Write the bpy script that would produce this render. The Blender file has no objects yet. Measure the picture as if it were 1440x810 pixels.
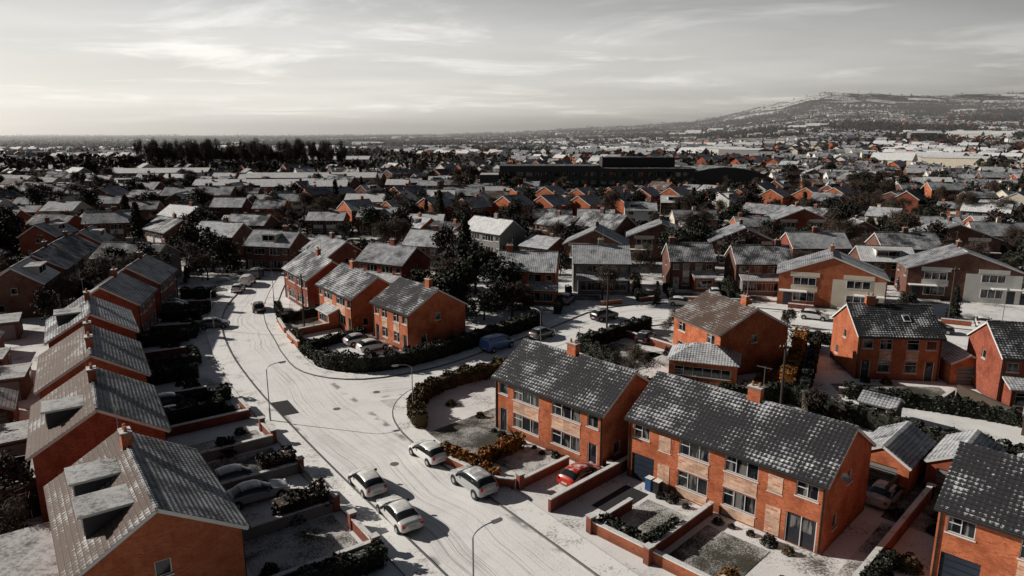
import bpy, math, random, bmesh
import numpy as np
from mathutils import Vector, Matrix
random.seed(7); rng=np.random.default_rng(7)
R=math.radians
scene=bpy.context.scene
COL=scene.collection

# ------------------------------------------------------------------ materials
def newmat(name,rough=.8,spec=.3):
    m=bpy.data.materials.new(name); m.use_nodes=True
    nt=m.node_tree; b=nt.nodes['Principled BSDF']
    b.inputs['Roughness'].default_value=rough
    b.inputs['Specular IOR Level'].default_value=spec
    return m,nt,b
def nd(nt,t,**k):
    n=nt.nodes.new(t)
    for a,v in k.items(): setattr(n,a,v)
    return n
def setin(nt,sock,v):
    if isinstance(v,bpy.types.NodeSocket): nt.links.new(v,sock)
    else: sock.default_value=v
def math_(nt,op,a,b=0.0,c=0.0,clamp=False):
    n=nd(nt,'ShaderNodeMath',operation=op); n.use_clamp=clamp
    setin(nt,n.inputs[0],a); setin(nt,n.inputs[1],b); setin(nt,n.inputs[2],c)
    return n.outputs[0]
def noise(nt,vec,scale,detail=4,rough=.55,dist=0.0):
    n=nd(nt,'ShaderNodeTexNoise'); nt.links.new(vec,n.inputs['Vector'])
    n.inputs['Scale'].default_value=scale; n.inputs['Detail'].default_value=detail
    n.inputs['Roughness'].default_value=rough; n.inputs['Distortion'].default_value=dist
    return n.outputs['Fac']
def maprange(nt,v,a,b,c=0.0,d=1.0):
    n=nd(nt,'ShaderNodeMapRange'); n.interpolation_type='SMOOTHSTEP'
    setin(nt,n.inputs[0],v); setin(nt,n.inputs[1],a); setin(nt,n.inputs[2],b); setin(nt,n.inputs[3],c); setin(nt,n.inputs[4],d)
    return n.outputs[0]
def mix(nt,f,a,b):
    n=nd(nt,'ShaderNodeMix',data_type='RGBA')
    setin(nt,n.inputs[0],f)
    for s,v in ((n.inputs[6],a),(n.inputs[7],b)):
        if isinstance(v,bpy.types.NodeSocket): nt.links.new(v,s)
        else: s.default_value=(v[0],v[1],v[2],1)
    return n.outputs[2]
def pos(nt): return nd(nt,'ShaderNodeNewGeometry').outputs['Position']
def scaled(nt,vec,s,rotz=0):
    n=nd(nt,'ShaderNodeMapping'); nt.links.new(vec,n.inputs[0]); n.inputs['Scale'].default_value=s
    n.inputs['Rotation'].default_value=(0,0,rotz)
    return n.outputs[0]
def bump(nt,b,h,strength=.4,dist=.03):
    n=nd(nt,'ShaderNodeBump'); n.inputs['Strength'].default_value=strength; n.inputs['Distance'].default_value=dist
    nt.links.new(h,n.inputs['Height']); nt.links.new(n.outputs[0],b.inputs['Normal'])
def upz(nt):
    g=nd(nt,'ShaderNodeNewGeometry'); s=nd(nt,'ShaderNodeSeparateXYZ'); nt.links.new(g.outputs['Normal'],s.inputs[0]); return s.outputs[2]

SNOW=(.80,.80,.80)
M={}
def roofmat(name,thr,tile,ribamt=.10,soft=.06,s0=(.32,.34,.37),s1=(.66,.67,.68)):
    m,nt,b=newmat(name,.75,.35)
    uv=nd(nt,'ShaderNodeUVMap').outputs[0]
    s=nd(nt,'ShaderNodeSeparateXYZ'); nt.links.new(uv,s.inputs[0])
    course=math_(nt,'FRACT',math_(nt,'DIVIDE',s.outputs[1],.32))
    rib=math_(nt,'PINGPONG',math_(nt,'DIVIDE',s.outputs[0],.15),1.0)
    p=pos(nt)
    nl=noise(nt,p,.45,3); nf=noise(nt,p,3.2,5,.7); nf2=noise(nt,p,17,3,.6)
    v=math_(nt,'MULTIPLY',nl,.66)
    v=math_(nt,'MULTIPLY_ADD',nf,.38,v)
    v=math_(nt,'MULTIPLY_ADD',nf2,.34,v)
    v=math_(nt,'MULTIPLY_ADD',course,-.15,v)
    v=math_(nt,'MULTIPLY_ADD',rib,-ribamt,v)
    mk=maprange(nt,v,thr-soft,thr+soft)
    t=mix(nt,noise(nt,p,2.5,4),tile,tuple(c*1.9 for c in tile))
    sn=mix(nt,maprange(nt,noise(nt,p,1.1,5,.7),.3,.7),s0,s1)
    c=mix(nt,mk,t,sn)
    c=mix(nt,math_(nt,'MULTIPLY',maprange(nt,rib,.62,.95),.5),c,tuple(x*.8 for x in tile))
    c=mix(nt,math_(nt,'MULTIPLY',math_(nt,'GREATER_THAN',course,.84),.6),c,(.012,.012,.013))
    nt.links.new(c,b.inputs['Base Color'])
    h=math_(nt,'MULTIPLY_ADD',rib,-.6,math_(nt,'MULTIPLY',course,.7))
    bump(nt,b,h,.5,.05)
    M[name]=m
roofmat('roof_tiles_melted',.665,(.019,.019,.022),.10,.05)
roofmat('roof_tiles_patchy',.60,(.024,.024,.028))
roofmat('roof_tiles_snowy',.46,(.04,.042,.048),.12)
roofmat('roof_tiles_brown',.665,(.070,.045,.034),.10,.06,(.28,.28,.28),(.55,.55,.55))
roofmat('roof_tiles_shaded_frost',.51,(.032,.034,.040),.12,.09,(.2,.215,.235),(.48,.49,.51))  # thin frost, its snow tones greyed to paint in the shade on slopes
roofmat('roof_tiles_white',.36,(.06,.06,.065),.08,.08,(.55,.56,.58),(.84,.84,.84))

def brickmat(name,c1,c2,mort,scale=1.0,stone=False):
    m,nt,b=newmat(name,.85,.2)
    uv=nd(nt,'ShaderNodeUVMap').outputs[0]
    br=nd(nt,'ShaderNodeTexBrick'); nt.links.new(uv,br.inputs['Vector'])
    br.inputs['Scale'].default_value=scale; br.inputs['Brick Width'].default_value=.225; br.inputs['Row Height'].default_value=.075
    br.inputs['Mortar Size'].default_value=.008; br.inputs['Bias'].default_value=-.1
    br.inputs['Color1'].default_value=(*c1,1); br.inputs['Color2'].default_value=(*c2,1); br.inputs['Mortar'].default_value=(*mort,1)
    p=pos(nt); col=br.outputs['Color']
    if not stone:
        g=noise(nt,scaled(nt,uv,(2.6,8.5,1)),1.0,3,.75)
        col=mix(nt,maprange(nt,g,.53,.68,0,.85),col,tuple(x*.33 for x in c2))
        col=mix(nt,maprange(nt,g,.46,.30,0,.45),col,(min(1,c1[0]*1.25),c1[1]*1.7,c1[2]*1.7))
        # different kiln batches from plot to plot
        hv=noise(nt,p,.035,1)
        col=mix(nt,maprange(nt,hv,.46,.64,0,.55),col,(c1[0]*.42,c1[1]*.52,c1[2]*.75))
    n=noise(nt,p,.7,5,.65)
    dk=mix(nt,maprange(nt,n,.38,.70,0,.8),col,tuple(x*.42 for x in c1))
    n2=noise(nt,scaled(nt,p,(3,3,.4)),1.0,4,.7)
    dk=mix(nt,maprange(nt,n2,.55,.8,0,.7),dk,tuple(x*.22 for x in c1))
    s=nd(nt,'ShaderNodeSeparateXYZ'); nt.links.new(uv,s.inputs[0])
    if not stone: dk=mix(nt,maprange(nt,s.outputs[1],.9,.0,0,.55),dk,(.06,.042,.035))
    nt.links.new(dk,b.inputs['Base Color']); M[name]=m
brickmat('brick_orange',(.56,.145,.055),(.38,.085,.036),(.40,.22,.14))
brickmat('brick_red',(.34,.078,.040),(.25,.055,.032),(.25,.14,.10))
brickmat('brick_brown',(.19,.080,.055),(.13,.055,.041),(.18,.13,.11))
brickmat('stone_panel',(.74,.50,.36),(.44,.14,.07),(.62,.5,.4),.42,True)
def plain(name,c,rough=.8,var=.25,sc=2.0,spec=.3,metal=0):
    m,nt,b=newmat(name,rough,spec); p=pos(nt)
    n=noise(nt,p,sc,5,.6)
    col=mix(nt,n,tuple(x*(1-var) for x in c),tuple(min(1,x*(1+var)) for x in c))
    nt.links.new(col,b.inputs['Base Color']); b.inputs['Metallic'].default_value=metal; M[name]=m; return m
plain('white_upvc',(.58,.58,.57),.4,.12)
plain('cream_render',(.56,.50,.41),.85,.2,.8)
plain('white_render',(.62,.61,.58),.85,.2,.8)
plain('grey_render',(.20,.19,.185),.85,.3,.8)
plain('dark_timber',(.05,.035,.025),.6)
plain('dark_panel',(.04,.04,.044),.6)
plain('door_dark',(.03,.03,.04),.35)
plain('door_white',(.5,.5,.5),.4)
plain('garage_blue',(.02,.028,.045),.4)
plain('metal_grey',(.22,.23,.24),.45,.1,2,.5,.6)
plain('clay_pot',(.34,.15,.08),.8)
plain('bark',(.045,.036,.03),.9,.4,3)
plain('tyre',(.02,.02,.02),.9)
plain('rim',(.4,.4,.42),.35,.1,5,.5,.7)
plain('plastic_black',(.02,.02,.02),.5)
plain('headlight',(.6,.6,.6),.15)
plain('taillight',(.35,.02,.02),.3)
plain('kerb_stone',(.15,.145,.14),.85,.5,1.5)
plain('fence_wood',(.075,.055,.042),.85,.35,2)
plain('school_cladding',(.035,.033,.034),.7)
plain('bin_blue',(.03,.08,.2),.5)
def glass():
    m,nt,b=newmat('window_glass',.08,.6); p=pos(nt)
    n=noise(nt,scaled(nt,p,(1.2,1.2,.2)),1.4,3)
    f=noise(nt,scaled(nt,p,(9,9,.3)),1.0,2)
    cur=mix(nt,f,(.05,.05,.05),(.26,.25,.24))
    col=mix(nt,maprange(nt,n,.52,.60),(.010,.012,.016),cur)
    nt.links.new(col,b.inputs['Base Color']); M['window_glass']=m
    m,nt,b=newmat('car_glass',.05,.7); b.inputs['Base Color'].default_value=(.015,.018,.02,1); M['car_glass']=m
glass()
def paint(name,c):
    m,nt,b=newmat(name,.28,.5); p=pos(nt)
    f=math_(nt,'MULTIPLY',maprange(nt,upz(nt),.75,.97),maprange(nt,noise(nt,p,2.2,5,.65),.47,.62))
    nt.links.new(mix(nt,math_(nt,'MULTIPLY',f,.7),c,SNOW),b.inputs['Base Color'])
    b.inputs['Coat Weight'].default_value=.5
    nt.links.new(maprange(nt,f,0,1,.28,.8),b.inputs['Roughness']); M[name]=m
paint('paint_white',(.62,.62,.60)); paint('paint_silver',(.33,.34,.35)); paint('paint_red',(.42,.03,.01))
paint('paint_black',(.012,.013,.016)); paint('paint_blue',(.05,.14,.34)); paint('paint_grey',(.10,.105,.11))

def snowmat(name,under,thr,soft=.12,sc=1.0,fine=7.0,top=(.84,.835,.82)):
    m,nt,b=newmat(name,.8,.25); p=pos(nt)
    v=math_(nt,'MULTIPLY_ADD',noise(nt,p,fine,5,.7),.5,math_(nt,'MULTIPLY',noise(nt,p,.35*sc,4,.6),.5))
    mk=maprange(nt,v,thr-soft,thr+soft)
    u=mix(nt,noise(nt,p,3.0,4),under,tuple(x*1.8 for x in under))
    sn=mix(nt,noise(nt,p,.8,4),tuple(x*.82 for x in top),top)
    nt.links.new(mix(nt,mk,u,sn),b.inputs['Base Color'])
    bump(nt,b,v,.5,.08); M[name]=m
snowmat('snow_surface',(.2,.18,.16),.32,.1)
snowmat('roof_felt_snow',(.05,.05,.05),.45,.12,1.5,4,(.52,.52,.52))
snowmat('lawn_frosted',(.035,.036,.024),.475,.08,1.0,9,(.62,.62,.61))
snowmat('lawn_thin',(.04,.038,.028),.54,.09,1.0,9,(.55,.55,.54))
snowmat('coping_snow',(.13,.10,.085),.40,.08,3,4,(.7,.7,.69))
snowmat('bare_tarmac',(.025,.025,.027),.68,.05)

def pavemat():
    m,nt,b=newmat('pavement_snow',.8,.25); p=pos(nt)
    v=math_(nt,'MULTIPLY_ADD',noise(nt,p,5,5,.7),.5,math_(nt,'MULTIPLY',noise(nt,p,.5,4,.6),.5))
    mk=maprange(nt,v,.33,.50)
    vo=nd(nt,'ShaderNodeTexVoronoi'); nt.links.new(p,vo.inputs['Vector']); vo.inputs['Scale'].default_value=2.2
    foot=maprange(nt,vo.outputs['Distance'],.06,.16,.45,1.0)
    mk=math_(nt,'MULTIPLY',mk,foot)
    nt.links.new(mix(nt,mk,(.33,.32,.30),(.82,.815,.80)),b.inputs['Base Color'])
    bump(nt,b,mk,.4,.05); M['pavement_snow']=m
pavemat()
def roadmat():
    m,nt,b=newmat('road_snow',.7,.3)
    uv=nd(nt,'ShaderNodeUVMap').outputs[0]; p=pos(nt)
    wob=noise(nt,scaled(nt,uv,(.02,.07,1)),1.0,2)
    s=nd(nt,'ShaderNodeSeparateXYZ'); nt.links.new(uv,s.inputs[0])
    u=math_(nt,'MULTIPLY_ADD',wob,3.6,s.outputs[0])
    cb=nd(nt,'ShaderNodeCombineXYZ'); nt.links.new(u,cb.inputs[0]); nt.links.new(s.outputs[1],cb.inputs[1])
    tr=noise(nt,scaled(nt,cb.outputs[0],(3.0,.025,1)),1.0,5,.7)
    tr2=noise(nt,scaled(nt,cb.outputs[0],(11,.04,1)),1.0,3,.7)
    cross=math_(nt,'ABSOLUTE',s.outputs[0])
    inner=maprange(nt,cross,2.2,3.8,1.0,.0)
    t=maprange(nt,math_(nt,'MULTIPLY_ADD',tr2,.40,math_(nt,'MULTIPLY',tr,.72)),.55,.70)
    t=math_(nt,'MULTIPLY',t,inner)
    big=noise(nt,p,.12,4,.6)
    t=math_(nt,'MULTIPLY',t,maprange(nt,big,.35,.62,.3,1.0))
    fine=noise(nt,p,6,4,.7)
    slush=maprange(nt,noise(nt,p,.35,6,.7),.45,.70)
    edge=math_(nt,'MULTIPLY',maprange(nt,cross,3.0,3.5),math_(nt,'SUBTRACT',1.0,maprange(nt,cross,3.6,4.0)))
    edge=math_(nt,'MULTIPLY',edge,maprange(nt,noise(nt,p,.4,4),.50,.62))
    sn=mix(nt,fine,(.76,.755,.745),(.90,.89,.875))
    sn=mix(nt,math_(nt,'MULTIPLY',slush,.25),sn,(.42,.415,.405))
    c=mix(nt,math_(nt,'MULTIPLY',t,.52),sn,(.20,.195,.19))
    c=mix(nt,math_(nt,'MULTIPLY',edge,.7),c,(.07,.07,.07))
    nt.links.new(c,b.inputs['Base Color'])
    bump(nt,b,math_(nt,'ADD',fine,math_(nt,'MULTIPLY',t,-1.5)),.4,.05); M['road_snow']=m
roadmat()
def leafmat(name,c1,c2,snow=.5):
    m,nt,b=newmat(name,.75,.2); p=pos(nt)
    c=mix(nt,maprange(nt,noise(nt,p,1.2,4,.7),.35,.65),c1,c2)
    z=math_(nt,'ABSOLUTE',upz(nt))
    f=math_(nt,'MULTIPLY',maprange(nt,z,.80,.98),maprange(nt,noise(nt,p,2.6,4,.7),.5,.62))
    nt.links.new(mix(nt,math_(nt,'MULTIPLY',f,snow),c,SNOW),b.inputs['Base Color']); M[name]=m
leafmat('foliage_dark',(.018,.021,.016),(.036,.037,.025),.4)
leafmat('foliage_green',(.038,.036,.018),(.11,.075,.028),.35)
leafmat('foliage_beech',(.38,.15,.03),(.09,.06,.025),.2)
leafmat('foliage_brown',(.06,.042,.034),(.036,.028,.023),.3)
leafmat('twigs',(.05,.04,.034),(.10,.07,.05),.15)

def groundmat():
    m,nt,b=newmat('ground_snow',.85,.2); p=pos(nt)
    s=nd(nt,'ShaderNodeSeparateXYZ'); nt.links.new(p,s.inputs[0])
    v=math_(nt,'MULTIPLY_ADD',noise(nt,p,5,5,.7),.4,math_(nt,'MULTIPLY',noise(nt,p,.22,5,.6),.6))
    thr=maprange(nt,s.outputs[1],60,240,.425,.54)
    mk=maprange(nt,math_(nt,'SUBTRACT',v,thr),-.07,.07)
    near=mix(nt,mk,mix(nt,noise(nt,p,1.5,4),(.04,.038,.03),(.14,.13,.115)),mix(nt,noise(nt,p,.5,4),(.60,.60,.60),(.82,.815,.80)))
    ps=scaled(nt,p,(1,.45,1))
    vo=nd(nt,'ShaderNodeTexVoronoi'); nt.links.new(ps,vo.inputs['Vector']); vo.inputs['Scale'].default_value=.0085
    ve=nd(nt,'ShaderNodeTexVoronoi',feature='DISTANCE_TO_EDGE'); nt.links.new(ps,ve.inputs['Vector']); ve.inputs['Scale'].default_value=.0085
    sc=nd(nt,'ShaderNodeSeparateXYZ'); nt.links.new(vo.outputs['Color'],sc.inputs[0])
    fieldn=math_(nt,'MULTIPLY_ADD',noise(nt,p,.004,6,.7),1.2,math_(nt,'MULTIPLY',sc.outputs[0],.45))
    hz=maprange(nt,s.outputs[2],90,250,.0,.15)
    left=maprange(nt,s.outputs[0],100,-700,0,.10)
    fm=maprange(nt,math_(nt,'ADD',fieldn,math_(nt,'ADD',hz,left)),.86,.96)
    fc=mix(nt,fm,mix(nt,noise(nt,p,.02,5,.7),(.014,.014,.013),(.05,.047,.042)),(.74,.74,.74))
    fc=mix(nt,maprange(nt,ve.outputs['Distance'],.02,.06,1,0),fc,(.018,.018,.015))
    c=mix(nt,maprange(nt,s.outputs[1],600,1000),near,fc)
    nt.links.new(c,b.inputs['Base Color']); bump(nt,b,v,.4,.1); M['ground_snow']=m
groundmat()

# ------------------------------------------------------------------ mesh builder
class MB:
    def __init__(s): s.v=[];s.f=[];s.m=[];s.uv=[]
    def face(s,pts,mat,uvs=None):
        i=len(s.v); s.v.extend([tuple(p) for p in pts]); s.f.append(tuple(range(i,i+len(pts)))); s.m.append(mat)
        if uvs is None:
            p0=Vector(pts[0]); n=(Vector(pts[1])-p0).cross(Vector(pts[-1])-p0)
            if n.length<1e-9: n=Vector((0,0,1))
            n.normalize()
            if abs(n.z)<.95:
                ux=Vector((-n.y,n.x,0)).normalized(); uy=n.cross(ux)
            else: ux=Vector((1,0,0)); uy=Vector((0,1,0))
            uvs=[(Vector(p).dot(ux),Vector(p).dot(uy)) for p in pts]
        s.uv.extend(uvs)
    def obox(s,o,ax,ay,az,mat,top=None):
        o=Vector(o);ax=Vector(ax);ay=Vector(ay);az=Vector(az)
        if ax.cross(ay).dot(az)<0: ax,ay=ay,ax
        a,b,c,d=o,o+ax,o+ax+ay,o+ay
        e,f,g,h=a+az,b+az,c+az,d+az
        s.face((d,c,b,a),mat); s.face((e,f,g,h),top or mat)
        s.face((a,b,f,e),mat); s.face((b,c,g,f),mat); s.face((c,d,h,g),mat); s.face((d,a,e,h),mat)
    def box(s,cx,cy,z0,sx,sy,sz,mat,top=None):
        s.obox((cx-sx/2,cy-sy/2,z0),(sx,0,0),(0,sy,0),(0,0,sz),mat,top)
    def cyl(s,p0,p1,r0,r1,mat,n=8,caps=True):
        p0=Vector(p0);p1=Vector(p1); d=(p1-p0).normalized()
        a=d.orthogonal().normalized(); b=d.cross(a)
        c0=[p0+(a*math.cos(t)+b*math.sin(t))*r0 for t in [2*math.pi*i/n for i in range(n)]]
        c1=[p1+(a*math.cos(t)+b*math.sin(t))*r1 for t in [2*math.pi*i/n for i in range(n)]]
        for i in range(n):
            j=(i+1)%n; s.face((c0[i],c0[j],c1[j],c1[i]),mat)
        if caps: s.face(c1,mat); s.face(c0[::-1],mat)
    def mesh(s,name,smooth=False):
        me=bpy.data.meshes.new(name); me.from_pydata(s.v,[],s.f)
        names=[]; idx={}
        for k in s.m:
            if k not in idx: idx[k]=len(names); names.append(k)
        for k in names: me.materials.append(M[k])
        me.polygons.foreach_set('material_index',[idx[k] for k in s.m])
        uvl=me.uv_layers.new(name='UVMap'); uvl.data.foreach_set('uv',np.array(s.uv,dtype=np.float32).ravel())
        if smooth: me.polygons.foreach_set('use_smooth',[True]*len(s.f))
        me.update(); return me
    def obj(s,name,parent=None,loc=(0,0,0),rot=0,smooth=False):
        return place(s.mesh(name,smooth),name,loc,rot,parent)
def place(me,name,loc=(0,0,0),rot=0,parent=None,scale=1):
    o=bpy.data.objects.new(name,me); COL.objects.link(o); o.location=loc; o.rotation_euler=(0,0,rot)
    o.scale=(scale,)*3 if not isinstance(scale,tuple) else scale
    if parent: o.parent=parent
    return o
def empty(name,loc,rot):
    o=bpy.data.objects.new(name,None); COL.objects.link(o); o.location=loc; o.rotation_euler=(0,0,rot); o.empty_display_size=.5; return o
def npmesh(name,verts,mats,matidx=None,n=4):
    verts=np.asarray(verts,dtype=np.float32); nf=len(verts)//n
    me=bpy.data.meshes.new(name); me.vertices.add(len(verts)); me.vertices.foreach_set('co',verts.ravel())
    me.loops.add(nf*n); me.loops.foreach_set('vertex_index',np.arange(nf*n,dtype=np.int32))
    me.polygons.add(nf); me.polygons.foreach_set('loop_start',np.arange(0,nf*n,n,dtype=np.int32))
    for k in mats: me.materials.append(M[k])
    if matidx is not None: me.polygons.foreach_set('material_index',np.asarray(matidx,dtype=np.int32))
    me.update(calc_edges=True); return me

# ------------------------------------------------------------------ terrain
HA=[-2,-.3,-.1,0,.06,.16,.247,.30,.35,.44,.50,.6,.74,.9,1.4,2]
HH=[26,26,32,44,60,82,108,140,186,276,270,260,275,255,240,240]
def hgt(x,y):
    x=np.asarray(x,dtype=float); y=np.asarray(y,dtype=float)
    a=x/np.maximum(y,1.0)
    H=np.interp(a,HA,HH)
    t=np.clip((y-300)/3900,0,1)
    r=t**1.6
    h=(H-6)*r
    h=h+ r*(7*np.sin(x*.0041+1.3)*np.sin(y*.0033)+5*np.sin(x*.011+y*.004)+3*np.sin(x*.023-y*.011))*np.clip(a*4,0.1,1)
    fall=np.clip((y-4400)/5000,0,1)
    h=h*(1-fall*.85)
    return h
def build_ground():
    ys=[-100,0,50,100,150,200,250,300]
    y=300
    while y<9500: y*=1.035; ys.append(y)
    aa=np.linspace(-1.6,1.6,161)
    V=[];F=[]
    for y in ys:
        xs=aa*max(y+160,260); hs=hgt(xs,np.full_like(xs,y))
        V+= [(float(a),y,float(h)) for a,h in zip(xs,hs)]
    n=len(aa)
    for j in range(len(ys)-1):
        for i in range(n-1):
            F.append((j*n+i,j*n+i+1,(j+1)*n+i+1,(j+1)*n+i))
    me=bpy.data.meshes.new('ground'); me.from_pydata(V,[],F); me.materials.append(M['ground_snow'])
    me.polygons.foreach_set('use_smooth',[True]*len(F)); me.update()
    place(me,'ground')
build_ground()

# ------------------------------------------------------------------ polylines
def smooth_line(P,k=4):
    P=[Vector((p[0],p[1])) for p in P]; out=[]
    for i in range(len(P)-1):
        p0=P[max(i-1,0)];p1=P[i];p2=P[i+1];p3=P[min(i+2,len(P)-1)]
        for j in range(k):
            t=j/k
            out.append(.5*((2*p1)+(-p0+p2)*t+(2*p0-5*p1+4*p2-p3)*t*t+(-p0+3*p1-3*p2+p3)*t**3))
    out.append(P[-1]); return out
def offs(P,d):
    P=[Vector((p[0],p[1])) for p in P]; out=[]
    for i in range(len(P)):
        a=P[max(i-1,0)]; b=P[min(i+1,len(P)-1)]
        t1=(P[i]-a); t2=(b-P[i])
        if t1.length<1e-6: t1=t2
        if t2.length<1e-6: t2=t1
        t1=t1.normalized(); t2=t2.normalized(); n1=Vector((-t1.y,t1.x)); n2=Vector((-t2.y,t2.x))
        n=(n1+n2); 
        if n.length<1e-4: n=n1
        n.normalize(); c=max(.4,n.dot(n1))
        out.append(P[i]+n*(d/c))
    return out
def strip(mb,A,B,z,mat,ua=0,ub=1):
    l=0
    for i in range(len(A)-1):
        dl=(A[i+1]-A[i]).length
        pts=[(A[i].x,A[i].y,z),(B[i].x,B[i].y,z),(B[i+1].x,B[i+1].y,z),(A[i+1].x,A[i+1].y,z)]
        uv=[(ua,l),(ub,l),(ub,l+dl),(ua,l+dl)]
        e=(Vector(pts[1])-Vector(pts[0])).cross(Vector(pts[3])-Vector(pts[0]))
        if e.z<0: pts=pts[::-1]; uv=uv[::-1]
        mb.face(pts,mat,uv); l+=dl
def vstrip(mb,A,z0,z1,mat):
    l=0
    for i in range(len(A)-1):
        dl=(A[i+1]-A[i]).length
        mb.face([(A[i].x,A[i].y,z0),(A[i+1].x,A[i+1].y,z0),(A[i+1].x,A[i+1].y,z1),(A[i].x,A[i].y,z1)],mat,[(l,z0),(l+dl,z0),(l+dl,z1),(l,z1)]); l+=dl
def wallline(name,P,h=.9,w=.24,mat='brick_red',cap='coping_snow'):
    mb=MB(); P=[Vector((p[0],p[1])) for p in P]
    A=offs(P,w/2);B=offs(P,-w/2)
    vstrip(mb,A,0,h,mat); vstrip(mb,B,0,h,mat)
    vstrip(mb,[A[0],B[0]],0,h,mat); vstrip(mb,[A[-1],B[-1]],0,h,mat)
    A2=offs(P,w/2+.05);B2=offs(P,-w/2-.05)
    strip(mb,A2,B2,h+.09,cap); strip(mb,A2,B2,h,cap)
    vstrip(mb,A2,h,h+.09,cap); vstrip(mb,B2,h,h+.09,cap)
    vstrip(mb,[A2[0],B2[0]],h,h+.09,cap); vstrip(mb,[A2[-1],B2[-1]],h,h+.09,cap)
    return mb.obj(name)

# ------------------------------------------------------------------ roads
W=[(24,-5),(8.5,16.5),(-7,37.7),(-10.7,42.6),(-15.2,48.6),(-21.5,57.4),(-28.7,67.8),(-36,79.7),(-42.3,92.3),(-46.3,104.5),(-48.7,117.5),(-51,128),(-53.5,145),(-55,175)]
E=[(33,1.7),(17.6,23.2),(2.1,44.4),(-1.6,49.3),(-4.9,53.6),(-8.0,58.3),(-9.5,62.5),(-9.0,66.5),(-6.3,70.6),(-1.5,74.2),(4,79),(9.5,84),(14,89),(19,92.5),(25,94.5),(33,93),(47,86.5),(64,77),(90,62)]
N_=[(98,75),(70,89),(52,98),(38,105),(24,108),(12,103.5),(3.9,93),(-3.4,84.2),(-9.8,76.8),(-16.5,73.2),(-22,75),(-26,81),(-29,87),(-32.5,94),(-36,103),(-38.7,113),(-41,124),(-43.5,140),(-45,175)]
Ws=smooth_line(W);Es=smooth_line(E);Ns=smooth_line(N_)
mb=MB()
cen=[Vector(p) for p in offs(W,-5.65)]
cs=smooth_line([tuple(c) for c in cen]); cs=offs(cs,0)
for a,b in ((5.6,3.5),(3.5,0),(0,-3.5),(-3.5,-5.6)):
    strip(mb,offs(cs,a),offs(cs,b),.020,'road_snow',a,b)
r2=[(-16,69),(-9,71.5),(-5,76.5),(0.3,82.2),(5.5,88.3),(10.5,94.5),(17,99.3),(25,101.3),(35,99),(49.5,92.3),(67,83),(94,68.5)]
c2=smooth_line(r2)
for a,b in ((4.4,0),(0,-4.4)):
    strip(mb,offs(c2,a),offs(c2,b),.014,'road_snow',a,b)
mb.face([(x,y,.009) for x,y in [(-27,62),(-10.5,56),(-9.6,62.5),(-9.0,66.5),(-6.3,70.6),(-1.5,74.2),(-3.4,84.2),(-9.8,76.8),(-16.5,73.2),(-22,75),(-26,81),(-30,84)]],'road_snow',[(1.0+i*.1,i) for i in range(12)])
mb.obj('road')
def pavement(P,side,w=1.9):
    mb=MB(); I=offs(P,side*w); K=offs(P,side*(w+.13))
    strip(mb,P,I,.13,'pavement_snow'); strip(mb,I,K,.125,'kerb_stone'); vstrip(mb,K,0,.125,'kerb_stone'); vstrip(mb,P,0,.13,'kerb_stone')
    mb.obj('pavement')
pavement(Ws,-1); pavement(Es,1); pavement(Ns,1)

# ------------------------------------------------------------------ foliage
def leafquads(c,size,flat=.0):
    n=len(c); u=rng.normal(size=(n,3)); u/=np.linalg.norm(u,axis=1)[:,None]
    w=rng.normal(size=(n,3)); v=np.cross(u,w); v/=np.linalg.norm(v,axis=1)[:,None]
    s=(size*rng.uniform(.6,1.3,size=n))[:,None]
    u=u*s; v=v*s*.7
    return np.stack([c-u-v,c+u-v,c+u+v,c-u+v],axis=1).reshape(-1,3)
def hedge(P,h=1.5,w=.9,mat='foliage_dark',dens=55,name='garden_hedge',size=.10):
    P=[Vector((p[0],p[1])) for p in P]
    mb=MB(); Q=[]
    for i in range(len(P)-1):
        k=max(1,int((P[i+1]-P[i]).length/1.0))
        for j in range(k): Q.append(P[i].lerp(P[i+1],j/k))
    Q.append(P[-1])
    w2=w/2-.08
    A=offs(Q,w2);B=offs(Q,-w2)
    A=[a+Vector((random.uniform(-.06,.06),random.uniform(-.06,.06))) for a in A]; B=[a+Vector((random.uniform(-.06,.06),random.uniform(-.06,.06))) for a in B]
    vstrip(mb,A,0,h-.12,mat);vstrip(mb,B,0,h-.12,mat);strip(mb,A,B,h-.12,mat)
    vstrip(mb,[A[0],B[0]],0,h-.12,mat);vstrip(mb,[A[-1],B[-1]],0,h-.12,mat)
    par=empty(name,(0,0,0),0)
    mb.obj('core',par)
    segs=[(P[i],P[i+1]) for i in range(len(P)-1)]
    cs_=[]
    for a,b in segs:
        L=(b-a).length; n=int(L*(2*h+w)*dens)
        if n<1: continue
        t=(b-a).normalized(); nn=Vector((-t.y,t.x))
        q=rng.uniform(0,2*h+w,size=n); l=rng.uniform(-.05*L,L*1.02,size=n)
        y=np.where(q<h,-w/2,np.where(q<h+w,q-h-w/2,w/2)); z=np.where(q<h,q,np.where(q<h+w,h,q-h-w))
        gx=a.x+t.x*l; gy=a.y+t.y*l
        wob=.13*np.sin(gx*2.3+gy*1.7)+.10*np.sin(gx*4.1-gy*3.3+z*2)
        y=y*(1+wob)+rng.normal(0,.06,n); z=z*(1+wob*.8)+rng.normal(0,.05,n)
        cs_.append(np.stack([gx+nn.x*y,gy+nn.y*y,np.maximum(z,.03)],axis=1))
    me=npmesh('leaves',leafquads(np.concatenate(cs_),size),[mat]); place(me,'leaves',parent=par)
    return par
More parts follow.
